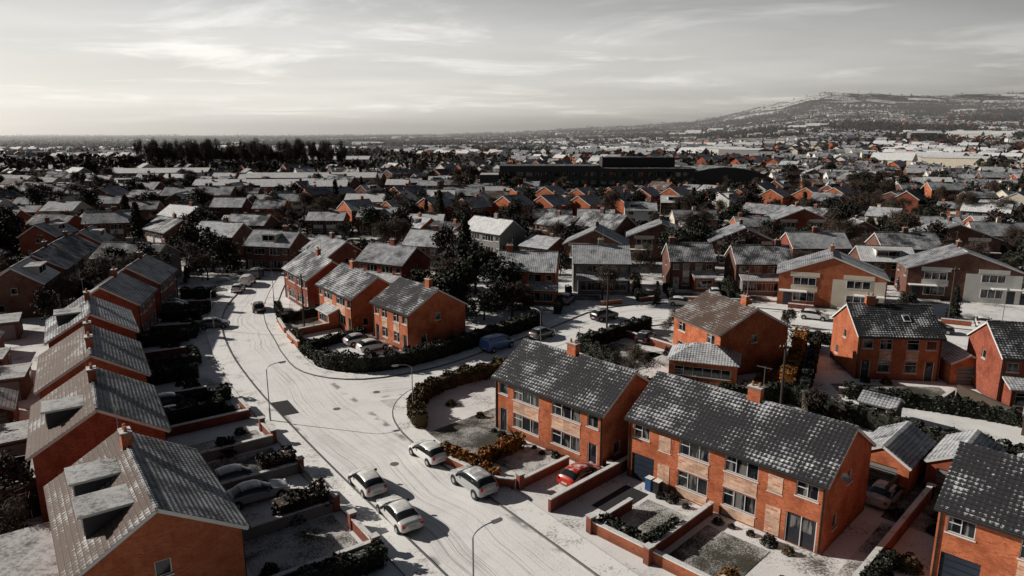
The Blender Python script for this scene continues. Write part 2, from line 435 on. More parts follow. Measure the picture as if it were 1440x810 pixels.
def prism(p0,p1,r0,r1,out,n=4):
    d=(p1-p0); d=d/ (np.linalg.norm(d)+1e-9)
    a=np.cross(d,[.3,.9,.1]); a/=np.linalg.norm(a)+1e-9; b=np.cross(d,a)
    c0=[p0+(a*math.cos(t)+b*math.sin(t))*r0 for t in [2*math.pi*i/n for i in range(n)]]
    c1=[p1+(a*math.cos(t)+b*math.sin(t))*r1 for t in [2*math.pi*i/n for i in range(n)]]
    for i in range(n):
        j=(i+1)%n; out+= [c0[i],c0[j],c1[j],c1[i]]
def treemesh(kind,seed,leaf='foliage_dark'):
    rs=np.random.default_rng(seed); out=[]; tips=[]
    if kind=='conifer':
        prism(np.array([0,0,0.]),np.array([0,0,9.5]),.22,.03,out,6)
        c=[]
        for i in range(170):
            z=.8+8.9*(i/170)**.9; rad=2.3*(1-z/10.2)*rs.uniform(.5,1.2)+.12; t=rs.uniform(0,6.283)
            e=np.array([math.cos(t)*rad,math.sin(t)*rad,z-.25*rad])
            k=14; f=rs.uniform(.35,1,size=(k,1)); c.append(np.array([0,0,z])*(1-f)+e*f+rs.normal(0,.14,size=(k,3)))
        c=np.concatenate(c); lv=leafquads(c,.18)
        v=np.concatenate([np.array(out),lv]); mi=[0]*(len(out)//4)+[1]*(len(lv)//4)
        return npmesh('tree',v,['bark',leaf],mi)
    depth,nb={'bare':(5,3),'leafy':(4,3),'tall':(5,3)}[kind]
    def grow(p,d,L,r,k):
        d=d/np.linalg.norm(d); p1=p+d*L; prism(p,p1,r,r*.62,out,4 if k>2 else 3)
        if k==0: tips.append(p1); return
        for i in range(nb):
            sp=.65 if kind!='tall' else .42
            nd_=d+rs.normal(0,sp,3)+np.array([0,0,.22]); s=p+d*L*(1 if i==0 else rs.uniform(.45,1))
            grow(s,nd_,L*rs.uniform(.6,.82),r*.62,k-1)
    grow(np.array([0,0,0.]),np.array([rs.normal(0,.05),rs.normal(0,.05),1.]),2.6 if kind!='tall' else 3.6,.22,depth)
    v=np.array(out); 
    if kind in('bare','tall'):
        k=9
        c=np.repeat(np.array(tips),k,axis=0)+rs.normal(0,.34,size=(len(tips)*k,3))
        u=rs.normal(size=c.shape); u/=np.linalg.norm(u,axis=1)[:,None]; w=np.cross(u,rs.normal(size=c.shape)); w/=np.linalg.norm(w,axis=1)[:,None]; u*=.42; w*=.024
        lv=np.stack([c-u-w,c+u-w,c+u+w,c-u+w],axis=1).reshape(-1,3)
        return npmesh('tree',np.concatenate([v,lv]),['bark','twigs'],[0]*(len(v)//4)+[1]*(len(lv)//4))
    tips=np.array(tips); k=26
    c=np.repeat(tips,k,axis=0)+rs.normal(0,.36,size=(len(tips)*k,3)); c[:,2]=np.maximum(c[:,2],.6)
    extra=tips[rs.integers(0,len(tips),300)]*rs.uniform(.5,.95,size=(300,1))+rs.normal(0,.4,size=(300,3)); extra[:,2]=np.maximum(extra[:,2],1.2)
    lv=leafquads(np.concatenate([c,extra]),.15)
    return npmesh('tree',np.concatenate([v,lv]),['bark',leaf],[0]*(len(v)//4)+[1]*(len(lv)//4))
def shrubmesh(seed,leaf):
    rs=np.random.default_rng(seed); n=700
    d=rs.normal(size=(n,3)); d/=np.linalg.norm(d,axis=1)[:,None]; d[:,2]=np.abs(d[:,2])
    lump=1+.18*np.sin(d[:,0]*5+seed)*np.sin(d[:,1]*6)+.1*np.sin(d[:,2]*9)
    c=d*(rs.uniform(.7,1.0,size=n)*lump)[:,None]; c[:,2]=c[:,2]*1.1+.05
    return npmesh('shrub',leafquads(c,.09),[leaf])
TREES={'bare':[treemesh('bare',i) for i in (1,2,9)],'leafy':[treemesh('leafy',i) for i in (3,4,5)],'conifer':[treemesh('conifer',i) for i in (6,7)],
 'brown':[treemesh('leafy',8,'foliage_brown')]}
SHR=[shrubmesh(1,'foliage_dark'),shrubmesh(2,'foliage_green'),shrubmesh(3,'foliage_brown'),shrubmesh(4,'foliage_beech')]
TN={'bare':'bare_tree','leafy':'evergreen_tree','conifer':'conifer_tree','brown':'garden_tree'}
HT={m:max(v.co.z for v in m.vertices) for l in TREES.values() for m in l}
def tree(kind,x,y,h,wide=1.0):
    me=random.choice(TREES[kind]); s=h/HT[me]
    return place(me,TN[kind],(x,y,float(hgt(x,y))),random.uniform(0,6.28),scale=(s*wide,s*wide,s))
def shrub(x,y,r,k=None):
    return place(SHR[k if k is not None else random.randrange(3)],'garden_shrub',(x,y,0),random.uniform(0,6.28),scale=r)

# ------------------------------------------------------------------ houses
OCC=[]
def occupied(x,y,r):
    for a,b,c in OCC:
        if (a-x)**2+(b-y)**2<(c+r)**2: return True
    return False
def wallface(mb,fr,gl,o,ux,Wd,H,ops,mat,z0=0):
    o=Vector(o);ux=Vector(ux).normalized();n=ux.cross(Vector((0,0,1)))
    xs=sorted(set([0,Wd]+[q for p in ops for q in (p[0],p[1])])); zs=sorted(set([z0,H]+[q for p in ops for q in (p[2],p[3])]))
    P=lambda x,z,d=0:o+ux*x+Vector((0,0,z))-n*d
    for i in range(len(xs)-1):
        for j in range(len(zs)-1):
            cx=(xs[i]+xs[i+1])/2;cz=(zs[j]+zs[j+1])/2
            if any(p[0]<cx<p[1] and p[2]<cz<p[3] for p in ops): continue
            q=[(xs[i],zs[j]),(xs[i+1],zs[j]),(xs[i+1],zs[j+1]),(xs[i],zs[j+1])]
            mb.face([P(*a) for a in q],mat,q)
    dp=.12
    for x0,x1,a,b,kind in ops:
        mb.face([P(x0,a),P(x0,b),P(x0,b,dp),P(x0,a,dp)],mat); mb.face([P(x1,a),P(x1,b),P(x1,b,dp),P(x1,a,dp)],mat)
        mb.face([P(x0,b),P(x1,b),P(x1,b,dp),P(x0,b,dp)],mat); mb.face([P(x0,a),P(x1,a),P(x1,a,dp),P(x0,a,dp)],mat)
        if kind=='w':
            gl.face([P(x0,a,dp-.01),P(x1,a,dp-.01),P(x1,b,dp-.01),P(x0,b,dp-.01)],'window_glass')
            t=.05; iv=-n*.05
            def bar(xa,xb,za,zb): fr.obox(P(xa,za,.05),ux*(xb-xa),iv,(0,0,zb-za),'white_upvc')
            bar(x0,x1,a,a+t);bar(x0,x1,b-t,b);bar(x0,x0+t,a+t,b-t);bar(x1-t,x1,a+t,b-t)
            k=max(1,round((x1-x0)/.9))
            for i in range(1,k):
                xc=x0+(x1-x0)*i/k; bar(xc-t/2,xc+t/2,a+t,b-t)
            if x1-x0>1.2: bar(x0+t,x0+(x1-x0)/k-t/2,b-.42,b-.42+.04)
            fr.obox(P(x0-.08,a-.09,-.06),ux*(x1-x0+.16),-n*.056,(0,0,.08),'white_upvc')
        else:
            m_={'d':'door_dark','D':'door_white','g':'garage_blue','G':'grey_render'}[kind]
            fr.face([P(x0,a,dp-.01),P(x1,a,dp-.01),P(x1,b,dp-.01),P(x0,b,dp-.01)],m_)
            if kind in 'dD':
                fr.obox(P(x0,a,.03),ux*.07,-n*.06,(0,0,b-a),'white_upvc');fr.obox(P(x1-.07,a,.03),ux*.07,-n*.06,(0,0,b-a),'white_upvc')
                if x1-x0>1.4: 
                    xm=(x0+x1)/2; fr.obox(P(xm-.03,a,.03),ux*.06,-n*.06,(0,0,b-a),'white_upvc')
                gl.face([P(x0+.3,1.1,dp-.03),P(x1-.3,1.1,dp-.03),P(x1-.3,b-.2,dp-.03),P(x0+.3,b-.2,dp-.03)],'window_glass')
            else:
                for q in range(1,5):
                    z=a+(b-a)*q/5; fr.obox(P(x0+.02,z,.06),ux*(x1-x0-.04),-n*.035,(0,0,.03),'plastic_black')
def slope(mb,L,ye,ze,Hr,side,mat,gv,detailed,off=.12):
    xa=-L/2-gv; xb=L/2+gv
    S=math.hypot(ye,Hr-ze); nz=ye/S; ny=side*(Hr-ze)/S
    def pt(x,s,h=0):
        f=s/S; return (x,side*ye*f+ny*h,Hr+(ze-Hr)*f+off+nz*h)
    if detailed:
        nx=max(2,int(round((xb-xa)/.15))); nr=max(1,int(round(S/.32)))
        xs=[xa+(xb-xa)*i/nx for i in range(nx+1)]
        rows=[]
        for r in range(nr):
            rows.append((S*r/nr,0.0)); rows.append((S*(r+1)/nr-.004,.035))
        for r in range(len(rows)-1):
            s0,h0=rows[r];s1,h1=rows[r+1]
            for i in range(nx):
                ra=.018*(i%2);rb=.018*((i+1)%2)
                pts=[pt(xs[i],s0,h0+ra),pt(xs[i],s1,h1+ra),pt(xs[i+1],s1,h1+rb),pt(xs[i+1],s0,h0+rb)]
                uv=[(xs[i]-xa+.0,s0*.32*nr/S),(xs[i]-xa,s1*.32*nr/S),(xs[i+1]-xa,s1*.32*nr/S),(xs[i+1]-xa,s0*.32*nr/S)]
                if side>0: pts=pts[::-1];uv=uv[::-1]
                mb.face(pts,mat,uv)
    else:
        pts=[pt(xa,0),pt(xa,S),pt(xb,S),pt(xb,0)]; uv=[(xa,0),(xa,S),(xb,S),(xb,0)]
        if side>0: pts=pts[::-1];uv=uv[::-1]
        mb.face(pts,mat,uv)
    mb.face([pt(xa,0,-.1),pt(xa,S,-.1),pt(xb,S,-.1),pt(xb,0,-.1)],'dark_panel')
    for x in (xa,xb):
        mb.face([pt(x,0,0),pt(x,S,0),pt(x,S,-.20),pt(x,0,-.20)],'white_upvc')
    mb.face([pt(xa,S,.0),pt(xb,S,.0),pt(xb,S,-.2),pt(xa,S,-.2)],'grey_render')
def semi_ops(L,style):
    ops=[];pan=[];h=L/2
    for k in (0,1):
        def X(a,b): return (a,b) if k==0 else (L-b,L-a)
        if style==0:
            a,b=X(.55,1.5); ops.append((a,b,.02,2.15,'d')); a,b=X(.5,1.6); ops.append((a,b,3.5,4.5,'w'))
            a,b=X(2.3,h-.75); ops.append((a,b,.85,2.1,'w')); ops.append((a,b,3.4,4.55,'w')); pan.append((a,b,2.28,3.22))
        elif style==1:
            a,b=X(.4,2.4); ops.append((a,b,.02,2.15,'g' if k==0 else 'd')); a,b=X(.5,1.9); ops.append((a,b,3.5,4.5,'w'))
            if L>14: a,b=X(2.75,3.75); pan.append((a,b,.1,2.1)); pan.append((a,b,3.1,4.3))
            a,b=X(h-3.0,h-.6); ops.append((a,b,.85,2.1,'w')); ops.append((a,b,3.4,4.55,'w')); pan.append((a,b,2.28,3.22)); pan.append((a,b,.1,.74))
        else:
            a,b=X(.6,1.6); ops.append((a,b,.02,2.15,'D')); a,b=X(.5,1.5); ops.append((a,b,3.5,4.4,'w'))
            a,b=X(2.2,h-.5); ops.append((a,b,.7,2.1,'w')); ops.append((a,b,3.3,4.5,'w'))
            if style==3: pan.append((a,b,2.2,3.19)); 
    return ops,pan
def house_parts(mbs,L,D,He=5.0,Hr=7.4,mat='brick_orange',rf='roof_tiles_melted',rb='roof_tiles_snowy',style=0,detailed=False,
                chim=(0,),dorm=None,gwin=True,aerial=True,upper=None):
    w,r,fr,gl,ch=mbs['walls'],mbs['roof'],mbs['frames'],mbs['windows'],mbs['chimney']
    ops,pan=semi_ops(L,style)
    wallface(w,fr,gl,(-L/2,-D/2,0),(1,0,0),L,He,ops,mat)
    for a,b,z0,z1 in pan:
        w.obox((-L/2+a,-D/2-.03,z0),(b-a,0,0),(0,.025,0),(0,0,z1-z0),'stone_panel' if style<2 else 'white_render')
        if z0>2: fr.obox((-L/2+a-.06,-D/2-.05,z0-.07),(b-a+.12,0,0),(0,.04,0),(0,0,.055),'white_upvc')
    bops=[(.7,1.9,3.4,4.5,'w'),(2.5,4.1,.8,2.1,'w'),(L-4.1,L-2.5,.8,2.1,'w'),(L-1.9,L-.7,3.4,4.5,'w'),(2.8,4.2,3.4,4.5,'w')] if L>9 else [(1,2.4,3.4,4.5,'w'),(1,3,.8,2.1,'w'),(L-2.4,L-1,3.4,4.5,'w')]
    wallface(w,fr,gl,(L/2,D/2,0),(-1,0,0),L,He,bops,mat)
    gops=[(D*.5-.4,D*.5+.4,3.6,4.5,'w'),(D*.25-.4,D*.25+.4,1.1,2.1,'w')] if gwin else []
    wallface(w,fr,gl,(L/2,-D/2,0),(0,1,0),D,He,gops,mat)
    wallface(w,fr,gl,(-L/2,D/2,0),(0,-1,0),D,He,gops,mat)
    for x in (L/2,-L/2):
        p=[(x,-D/2,He),(x,D/2,He),(x,0,Hr)]; uv=[(-D/2,He),(D/2,He),(0,Hr)]
        if x<0: p=[p[1],p[0],p[2]]; uv=[uv[1],uv[0],uv[2]]
        w.face(p,mat,uv)
    t=(Hr-He)/(D/2); ov=.38; ye=D/2+ov; ze=He-ov*t
    slope(r,L,ye,ze,Hr,-1,rf,.18,detailed); slope(r,L,ye,ze,Hr,1,rb,.18,detailed)
    r.box(0,0,Hr+.10,L+.36,.2,.1,'roof_tiles_patchy')
    fr.obox((-L/2-.15,-ye-.1,ze-.02),(L+.3,0,0),(0,.1,0),(0,0,.1),'plastic_black')
    for x in (-L/2+.12,L/2-.2):
        fr.obox((x,-D/2-.1,.1),(.08,0,0),(0,.08,0),(0,0,ze-.1),'plastic_black')
    for cx in chim:
        ch.box(cx,0,Hr-.7,.95,.55,1.65,mat,'coping_snow'); ch.box(cx,0,Hr+.96,1.07,.67,.12,'grey_render','coping_snow')
        for q in (-.25,.25): ch.cyl((cx+q,0,Hr+1.08),(cx+q,0,Hr+1.4),.11,.09,'clay_pot',8)
        if aerial:
            ch.cyl((cx+.4,.3,Hr+.6),(cx+.4,.3,Hr+2.6),.02,.02,'metal_grey',5)
            ch.cyl((cx-.2,.3,Hr+2.5),(cx+.9,.3,Hr+2.5),.014,.014,'metal_grey',4)
            for q in range(6): ch.cyl((cx-.15+q*.2,.1,Hr+2.5),(cx-.15+q*.2,.5,Hr+2.5),.008,.008,'metal_grey',3)
    if dorm:
        for cx,dw,side in dorm:
            yo=side*D*.38; zt=Hr-.4; zb=Hr-(abs(yo))*t
            y0=min(yo,side*.8);y1=max(yo,side*.8)
            w.box(cx,(y0+y1)/2,zb-.2,dw,y1-y0,zt-zb+.2,'white_render' if style==2 else 'dark_panel')
            r.box(cx,(y0+y1)/2+side*.1,zt,dw+.3,y1-y0+.35,.14,'white_upvc','roof_felt_snow')
            gy=yo+side*.02
            gl.face([(cx-dw/2+.15,gy,zb+.35),(cx+dw/2-.15,gy,zb+.35),(cx+dw/2-.15,gy,zt-.15),(cx-dw/2+.15,gy,zt-.15)],'window_glass')
            for q in (-.5,0,.5): fr.box(cx+q*(dw-.3),gy+side*.02,zb+.3,.06,.04,zt-zb-.4,'white_upvc')
def house(x,y,deg,L,D=7.8,name='brick_house',extra=None,**k):
    mbs={n:MB() for n in('walls','roof','frames','windows','chimney')}
    house_parts(mbs,L,D,**k)
    if extra: extra(mbs)
    e=empty(name,(x,y,0),R(deg))
    for n,m in mbs.items():
        if m.f: m.obj(n,e)
    c,s=math.cos(R(deg)),math.sin(R(deg))
    for q in np.arange(-L/2+3,L/2-2,3.5): OCC.append((x+c*q,y+s*q,5.5))
    return e
def T(x,y,deg,lx,ly):
    c,s=math.cos(R(deg)),math.sin(R(deg)); return (x+c*lx-s*ly,y+s*lx+c*ly)
def lawn(x,y,deg,x0,x1,y0,y1,mat='lawn_frosted',z=.03):
    mb=MB()
    pts=[T(x,y,deg,a,b) for a,b in((x0,y0),(x1,y0),(x1,y1),(x0,y1))]
    mb.face([(p[0],p[1],z) for p in pts],mat); return mb.obj('lawn' if 'lawn' in mat else 'driveway')
def leanto(x0,x1,y0,y1,h0,h1,mat='brick_orange',roof='roof_tiles_snowy',ops=None):
    def f(m):
        w,r,fr,gl=m['walls'],m['roof'],m['frames'],m['windows']
        wallface(w,fr,gl,(x0,y0,0),(1,0,0),x1-x0,h0,ops if ops is not None else [(.4,x1-x0-.4,.7,2.0,'w')],mat)
        for x in(x0,x1):
            p=[(x,y0,0),(x,y1,0),(x,y1,h1),(x,y0,h0)]; w.face(p if x==x1 else p[::-1],mat,[(a[1],a[2]) for a in (p if x==x1 else p[::-1])])
        o=.25
        sl=(h1-h0)/(y1-y0); a=(x0-o,y0-o,h0-o*sl+.08);b=(x1+o,y0-o,h0-o*sl+.08);c=(x1+o,y1,h1+.08);d=(x0-o,y1,h1+.08)
        S=math.hypot(y1-y0+o,h1-h0)
        r.face([a,b,c,d],roof,[(a[0],S),(b[0],S),(c[0],0),(d[0],0)])
        dn=Vector((0,0,-.14)); 
        r.face([Vector(a)+dn,Vector(b)+dn,b,a],'white_upvc'); r.face([Vector(b)+dn,Vector(c)+dn,c,b],'white_upvc'); r.face([Vector(d)+dn,Vector(a)+dn,a,d],'white_upvc')
    return f
def dish(x,y,z,side=1):
    def f(m):
        ch=m['chimney']; ch.cyl((x,y,z),(x+side*.35,y,z+.1),.02,.02,'metal_grey',5)
        c=Vector((x+side*.4,y-.1,z+.15)); n=Vector((side*.6,-.7,.3)).normalized(); a=n.orthogonal().normalized();b=n.cross(a)
        ring=[c+n*.06+(a*math.cos(t)+b*math.sin(t))*.27 for t in [i*.5236 for i in range(12)]]
        for i in range(12): ch.face([c,ring[i],ring[(i+1)%12]],'metal_grey')
        ch.cyl(c,c+n*.35,.012,.012,'metal_grey',4)
    return f
def skylight(cx,s,side=-1,Hr=7.4,D=7.8):
    def f(m):
        t=(Hr-5)/(D/2); a=math.atan(t); y=side*s; z=Hr-s*t+.20
        ax=Vector((.75,0,0)); ay=Vector((0,side*math.cos(a),-math.sin(a)))
        n=Vector((0,side*math.sin(a),math.cos(a))); o=Vector((cx-.375,y,z))
        m['frames'].obox(o,ax,ay,n*.07,'white_upvc'); m['windows'].obox(o+ax*.1+ay*.1+n*.072,ax*.8,ay*.8,n*.01,'window_glass')
    return f

house(5.5,57.0,-45.5,12.2,7.6,style=0,detailed=True,chim=(-.3,),rf='roof_tiles_melted')
house(17.0,47.1,-45,14.9,7.8,style=1,detailed=True,chim=(.6,),rf='roof_tiles_melted',extra=dish(7.45,-2.2,4.8))
house(32.6,34.4,-45,14.0,7.8,style=1,detailed=True,chim=(0,),rf='roof_tiles_melted')
# left row
house(-21.6,36.6,126.9,11.7,8.0,style=0,detailed=True,chim=(3.2,),rf='roof_tiles_shaded_frost',rb='roof_tiles_brown',dorm=[(-2.6,2.2,1),(1.6,2.2,1)])
house(-31.6,49.4,122.6,10.6,8.0,style=0,detailed=True,chim=(1.5,),rf='roof_tiles_shaded_frost',rb='roof_tiles_brown',mat='brick_red',dorm=[(-1.8,2.2,1)])
house(-39.4,61.9,122,11.6,8.0,style=0,detailed=True,chim=(-3,2.5),rf='roof_tiles_shaded_frost',rb='roof_tiles_brown')
house(-47.6,75.5,122.5,10.7,8.0,style=0,detailed=True,chim=(2,),rf='roof_tiles_snowy',rb='roof_tiles_patchy',dorm=[(-1,2.4,1)],mat='brick_red')
house(-52.6,88.8,106,9.8,8.0,style=2,chim=(2,),rf='roof_tiles_snowy',rb='roof_tiles_patchy',mat='brick_red')
house(-56.5,102.6,104,11,8.0,style=2,chim=(2,),rf='roof_tiles_snowy',rb='roof_tiles_patchy',mat='brick_brown')
# centre
house(-21.5,95.3,-54,12,7.6,style=0,detailed=True,chim=(-2,),rf='roof_tiles_patchy',extra=leanto(-2.5,1.5,-5.3,-3.8,2.2,2.8))
house(-12.0,86.3,-50,8.8,8.4,style=0,detailed=True,chim=(2.5,),rf='roof_tiles_melted')
house(-30.5,107.5,-56,12,7.6,style=2,chim=(0,),rf='roof_tiles_patchy',mat='brick_red')
house(-20.5,118,-30,10,7.6,style=3,chim=(0,),rf='roof_tiles_shaded_frost',mat='brick_red',extra=leanto(-4.5,4.5,-5.6,-3.8,2.4,3.0,'brick_red'))
house(-15,136,-20,11,7.6,style=2,chim=(0,),rf='roof_tiles_snowy',mat='brick_brown')
house(-33,126,-50,11,7.6,style=3,chim=(0,),rf='roof_tiles_shaded_frost',mat='brick_brown')
house(-46.5,136,-15,10,7.6,style=2,chim=(2,),rf='roof_tiles_shaded_frost',dorm=[(0,3,-1)],mat='brick_brown')
# north of the side road
house(2.6,111,-8,9.5,7.6,style=3,chim=(-3,),rf='roof_tiles_snowy',extra=leanto(0.3,5,-5.9,-3.8,2.5,3.2,roof='roof_tiles_snowy'))
house(15.3,118,-3,9.5,7.6,style=2,chim=(0,),rf='roof_tiles_snowy',mat='grey_render',extra=leanto(-4,4.3,-5.7,-3.8,2.5,3.2,'grey_render'))
house(31,120,-2,7.6,7.6,style=3,chim=(-3,),rf='roof_tiles_patchy',mat='brick_brown',extra=leanto(0,3.4,-5.7,-3.8,2.5,3.2))
house(42.5,117.5,-3,9.5,7.6,style=3,chim=(3,),rf='roof_tiles_patchy',mat='brick_brown',extra=leanto(-4,4.3,-5.7,-3.8,2.5,3.2,'grey_render'))
house(59,134,0,11,7.6,style=3,chim=(0,),rf='roof_tiles_snowy',mat='brick_red')
house(76,133,-4,11,7.6,style=3,chim=(0,),rf='roof_tiles_patchy',mat='brick_brown')
def gablehouse(x,y,deg,Wd=15,Dp=8.5,m='brick_orange',panel='cream_render',rf='roof_tiles_snowy',half=False):
    def ex(mm):
        w,fr,gl=mm['walls'],mm['frames'],mm['windows']
        x=-Dp/2
        for s in (1,-1):
            yc=s*Wd*.25
            if half and s==-1: w.obox((x-.024,-Wd/2+.1,.05),(0.02,0,0),(0,Wd/2-.3,0),(0,0,4.5),panel)
            else: w.obox((x-.024,yc-1.9 ,2.3),(0.02,0,0),(0,3.8,0),(0,0,.95),panel)
            for z0,z1,wd in((.8,2.2,3.0),(3.3,4.5,3.2)):
                gl.face([(x-.03,yc+wd/2,z0),(x-.03,yc-wd/2,z0),(x-.03,yc-wd/2,z1),(x-.03,yc+wd/2,z1)],'window_glass')
                for q in (-.5,-.17,.17,.5): fr.box(x-.05,yc+q*wd,z0,.06,.07,z1-z0,'white_upvc')
                for zz in (z0,z1): fr.box(x-.05,yc,zz-.04,.08,wd+.1,.08,'white_upvc')
            fr.box(x-.05,s*(Wd/2-1.4),0.02,.06,1.1,2.1,'door_dark')
            w.box(x-.7,s*(Wd/2-2.2),2.35,1.3,4.0,.14,'white_upvc','snow_surface')
        w.box(x-.04,Wd*.25,4.62,.05,4.2,.7,panel); w.box(x-.04,-Wd*.25,4.62,.05,4.2,.7,panel)
    house(x,y,deg+90,Dp,Wd,Hr=7.9,style=2,chim=(1,),rf=rf,rb='roof_tiles_shaded_frost',mat=m,extra=ex,gwin=False)
gablehouse(50.2,107,-22,15,8.5,half=True); gablehouse(73,111.5,-18,16,8.5,'brick_brown','white_render',half=True)
gablehouse(93,146,-12,16,9,'brick_brown','white_render'); gablehouse(32,148,-10,14,9,'brick_brown'); gablehouse(47,141,-8,13,9,'brick_brown',half=True)
gablehouse(73,177,-3,14,9,'brick_red'); gablehouse(17,138,-12,12,9,'brick_brown')
# south of the side road
house(25.2,77.5,-70+180,9,9,style=0,chim=(-2.5,),rf='roof_tiles_snowy',rb='roof_tiles_brown',detailed=True)
def annexe(x,y,deg,L,D,h,hr,name='garage',mat='brick_orange',rf='roof_tiles_snowy',rb=None,hip=False,door='G',detailed=False):
    mbs=MB();fr=MB();gl=MB();r=MB()
    wallface(mbs,fr,gl,(-L/2,-D/2,0),(1,0,0),L,h,[(.6,L-.6,.9,1.9,'w')] if door is None else [],mat)
    wallface(mbs,fr,gl,(L/2,D/2,0),(-1,0,0),L,h,[],mat)
    wallface(mbs,fr,gl,(L/2,-D/2,0),(0,1,0),D,h,[],mat)
    wallface(mbs,fr,gl,(-L/2,D/2,0),(0,-1,0),D,h,[(D/2-1.15,D/2+1.15,.02,2.05,door)] if door else [],mat)
    if not hip:
        for x_ in (L/2,-L/2):
            p=[(x_,-D/2,h),(x_,D/2,h),(x_,0,hr)]; 
            if x_<0:p=[p[1],p[0],p[2]]
            mbs.face(p,mat,[(a[1],a[2]) for a in p])
        t=(hr-h)/(D/2)
        slope(r,L,D/2+.2,h-.2*t,hr,-1,rf,.15,detailed);slope(r,L,D/2+.2,h-.2*t,hr,1,rb or rf,.15,detailed)
    else:
        o=.3;k=min(L,D)/2;A=[(-L/2-o,-D/2-o,h),(L/2+o,-D/2-o,h),(L/2+o,D/2+o,h),(-L/2-o,D/2+o,h)]
        a,b=(-L/2+k,0,hr),(L/2-k+.01,0,hr); fs=[(A[0],A[1],b,a),(A[1],A[2],b),(A[2],A[3],a,b),(A[3],A[0],a)]
        for f_ in fs: r.face(f_,rf)
        r.face(A[::-1],'white_upvc')
    e=empty(name,(x,y,0),R(deg)); mbs.obj('walls',e); r.obj('roof',e)
    if fr.f: fr.obj('door',e)
    if gl.f: gl.obj('windows',e)
    OCC.append((x,y,max(L,D)/2+1))
annexe(21.0,72.0,-20,7,5,2.5,3.9,'sun_room',hip=True,door=None)
house(42,75,-6,8.6,7.8,style=0,detailed=True,chim=(-2,),rf='roof_tiles_melted',extra=skylight(1.2,1.5))
annexe(48.6,72.5,-6+90,6,3.6,2.4,3.3,'garage')
house(53.3,66.8,-12,10,7.8,style=2,chim=(0,),detailed=True,rf='roof_tiles_melted',mat='brick_red',extra=leanto(-4.6,4.6,-5.6,-3.9,2.4,3.0,'brick_red'))
annexe(29.6,49.6,45,6.0,3.8,2.4,3.5,'garage',detailed=True)
annexe(34.2,48.2,45,6.0,3.6,2.4,3.4,'garage',detailed=True,mat='brick_red')
annexe(37.5,44.8,45,6.0,3.6,2.4,3.4,'garage')

def flatgarage(x,y,deg,L,D,h=2.6,name='flat_roof_garage',mat='brick_brown'):
    mb=MB(); mb.box(0,0,0,L,D,h,mat); r=MB(); r.box(0,0,h+.002,L+.3,D+.3,.16,'grey_render','roof_felt_snow')
    f=MB(); f.box(-L/2-.03,0,.05,.05,2.2,2.0,'grey_render'); f.box(L/4,-D/2-.03,1,1.1,.05,.9,'window_glass')
    e=empty(name,(x,y,0),R(deg)); mb.obj('walls',e); r.obj('roof',e); f.obj('door',e); OCC.append((x,y,max(L,D)/2+1))
flatgarage(-27.5,34,126.9,8,5.0); flatgarage(-36.5,45,122,5,3.6,2.3)
for a,n in ((58,-3),(66,-4.5),(75,-6),(84,-5),(92,-7),(101,-8),(110,-6),(118,-10)):
    d=(-.56,.83);p=(.83,.56)
    x,y=d[0]*a+p[0]*n,d[1]*a+p[1]*n
    if a%2: annexe(x,y,122+random.uniform(-6,6),random.uniform(4.5,6),3.2,2.2,3.0,mat='brick_brown',rf='roof_tiles_shaded_frost')
    else: flatgarage(x,y,122+random.uniform(-6,6),random.uniform(4,5.5),3.0,2.3)
for a,n in ((50,-3.5),(55,-5),(62,-7),(70,-8),(79,-9),(88,-11),(96,-12),(106,-12)):
    x,y=-.56*a+.83*n,.83*a+.56*n
    tree(random.choice(['bare','brown','bare','leafy']),x,y,random.uniform(3,6),1.1)
    hedge([(x-3*.83,y-3*.56),(x+4*.83,y+4*.56)],1.6,.9,'foliage_dark',35)
annexe(34,60,-45,3,2.4,2.0,2.6,'garden_shed','fence_wood',rf='roof_tiles_shaded_frost',door=None); annexe(47,57,-40,3,2.4,2.0,2.6,'garden_shed','fence_wood',rf='roof_tiles_shaded_frost',door=None)

# ------------------------------------------------------------------ gardens
X,Y,Dg=5.5,57.0,-45.5
hedge(smooth_line([(-8.2,58.4),(-9.3,62.3),(-8.4,66.6),(-5.6,70.0),(-1.4,73.0),(1.5,75.5)],3),1.5,1.1,'foliage_green',90)
lawn(X,Y,Dg,-9.5,-3.4,-9.8,2.5,'lawn_thin',.03)
lawn(X,Y,Dg,-1.4,3.0,-8.6,-4.4,'lawn_frosted')
lawn(X,Y,Dg,-9.5,5.5,5,13,'lawn_thin',.028)
wallline('garden_wall',[T(X,Y,Dg,-4.6,-11.6),T(X,Y,Dg,1.6,-11.3),T(X,Y,Dg,3.0,-10.4)],.75,.25,'brick_orange')
hedge([T(X,Y,Dg,-4.4,-11.1),T(X,Y,Dg,1.4,-10.8)],1.2,.7,'foliage_beech',110)
hedge([T(X,Y,Dg,-1.6,-10.6),T(X,Y,Dg,-1.6,-5.2)],1.2,.8,'foliage_beech',110)
wallline('garden_wall',[T(X,Y,Dg,3.3,-10.0),T(X,Y,Dg,3.3,-4.6)],.7,.22,'brick_orange')
wallline('garden_wall',[T(X,Y,Dg,7.1,-11),T(X,Y,Dg,7.1,3)],1.0,.24,'brick_red')
for q in range(7): shrub(*T(X,Y,Dg,-5.5+q*1.2,-4.5+random.uniform(-.2,.2)),random.uniform(.2,.45))
X,Y,Dg=17.0,47.1,-45
lawn(X,Y,Dg,-4.2,-0.6,-11,-5.8,'lawn_frosted'); lawn(X,Y,Dg,0.6,5.0,-11,-5.8,'lawn_thin')
lawn(X,Y,Dg,-6.6,-4.6,-9.4,-5.2,'bare_tarmac',.034)
wallline('garden_wall',[T(X,Y,Dg,0,-4.2),T(X,Y,Dg,0,-11.85)],.8,.24,'brick_red')
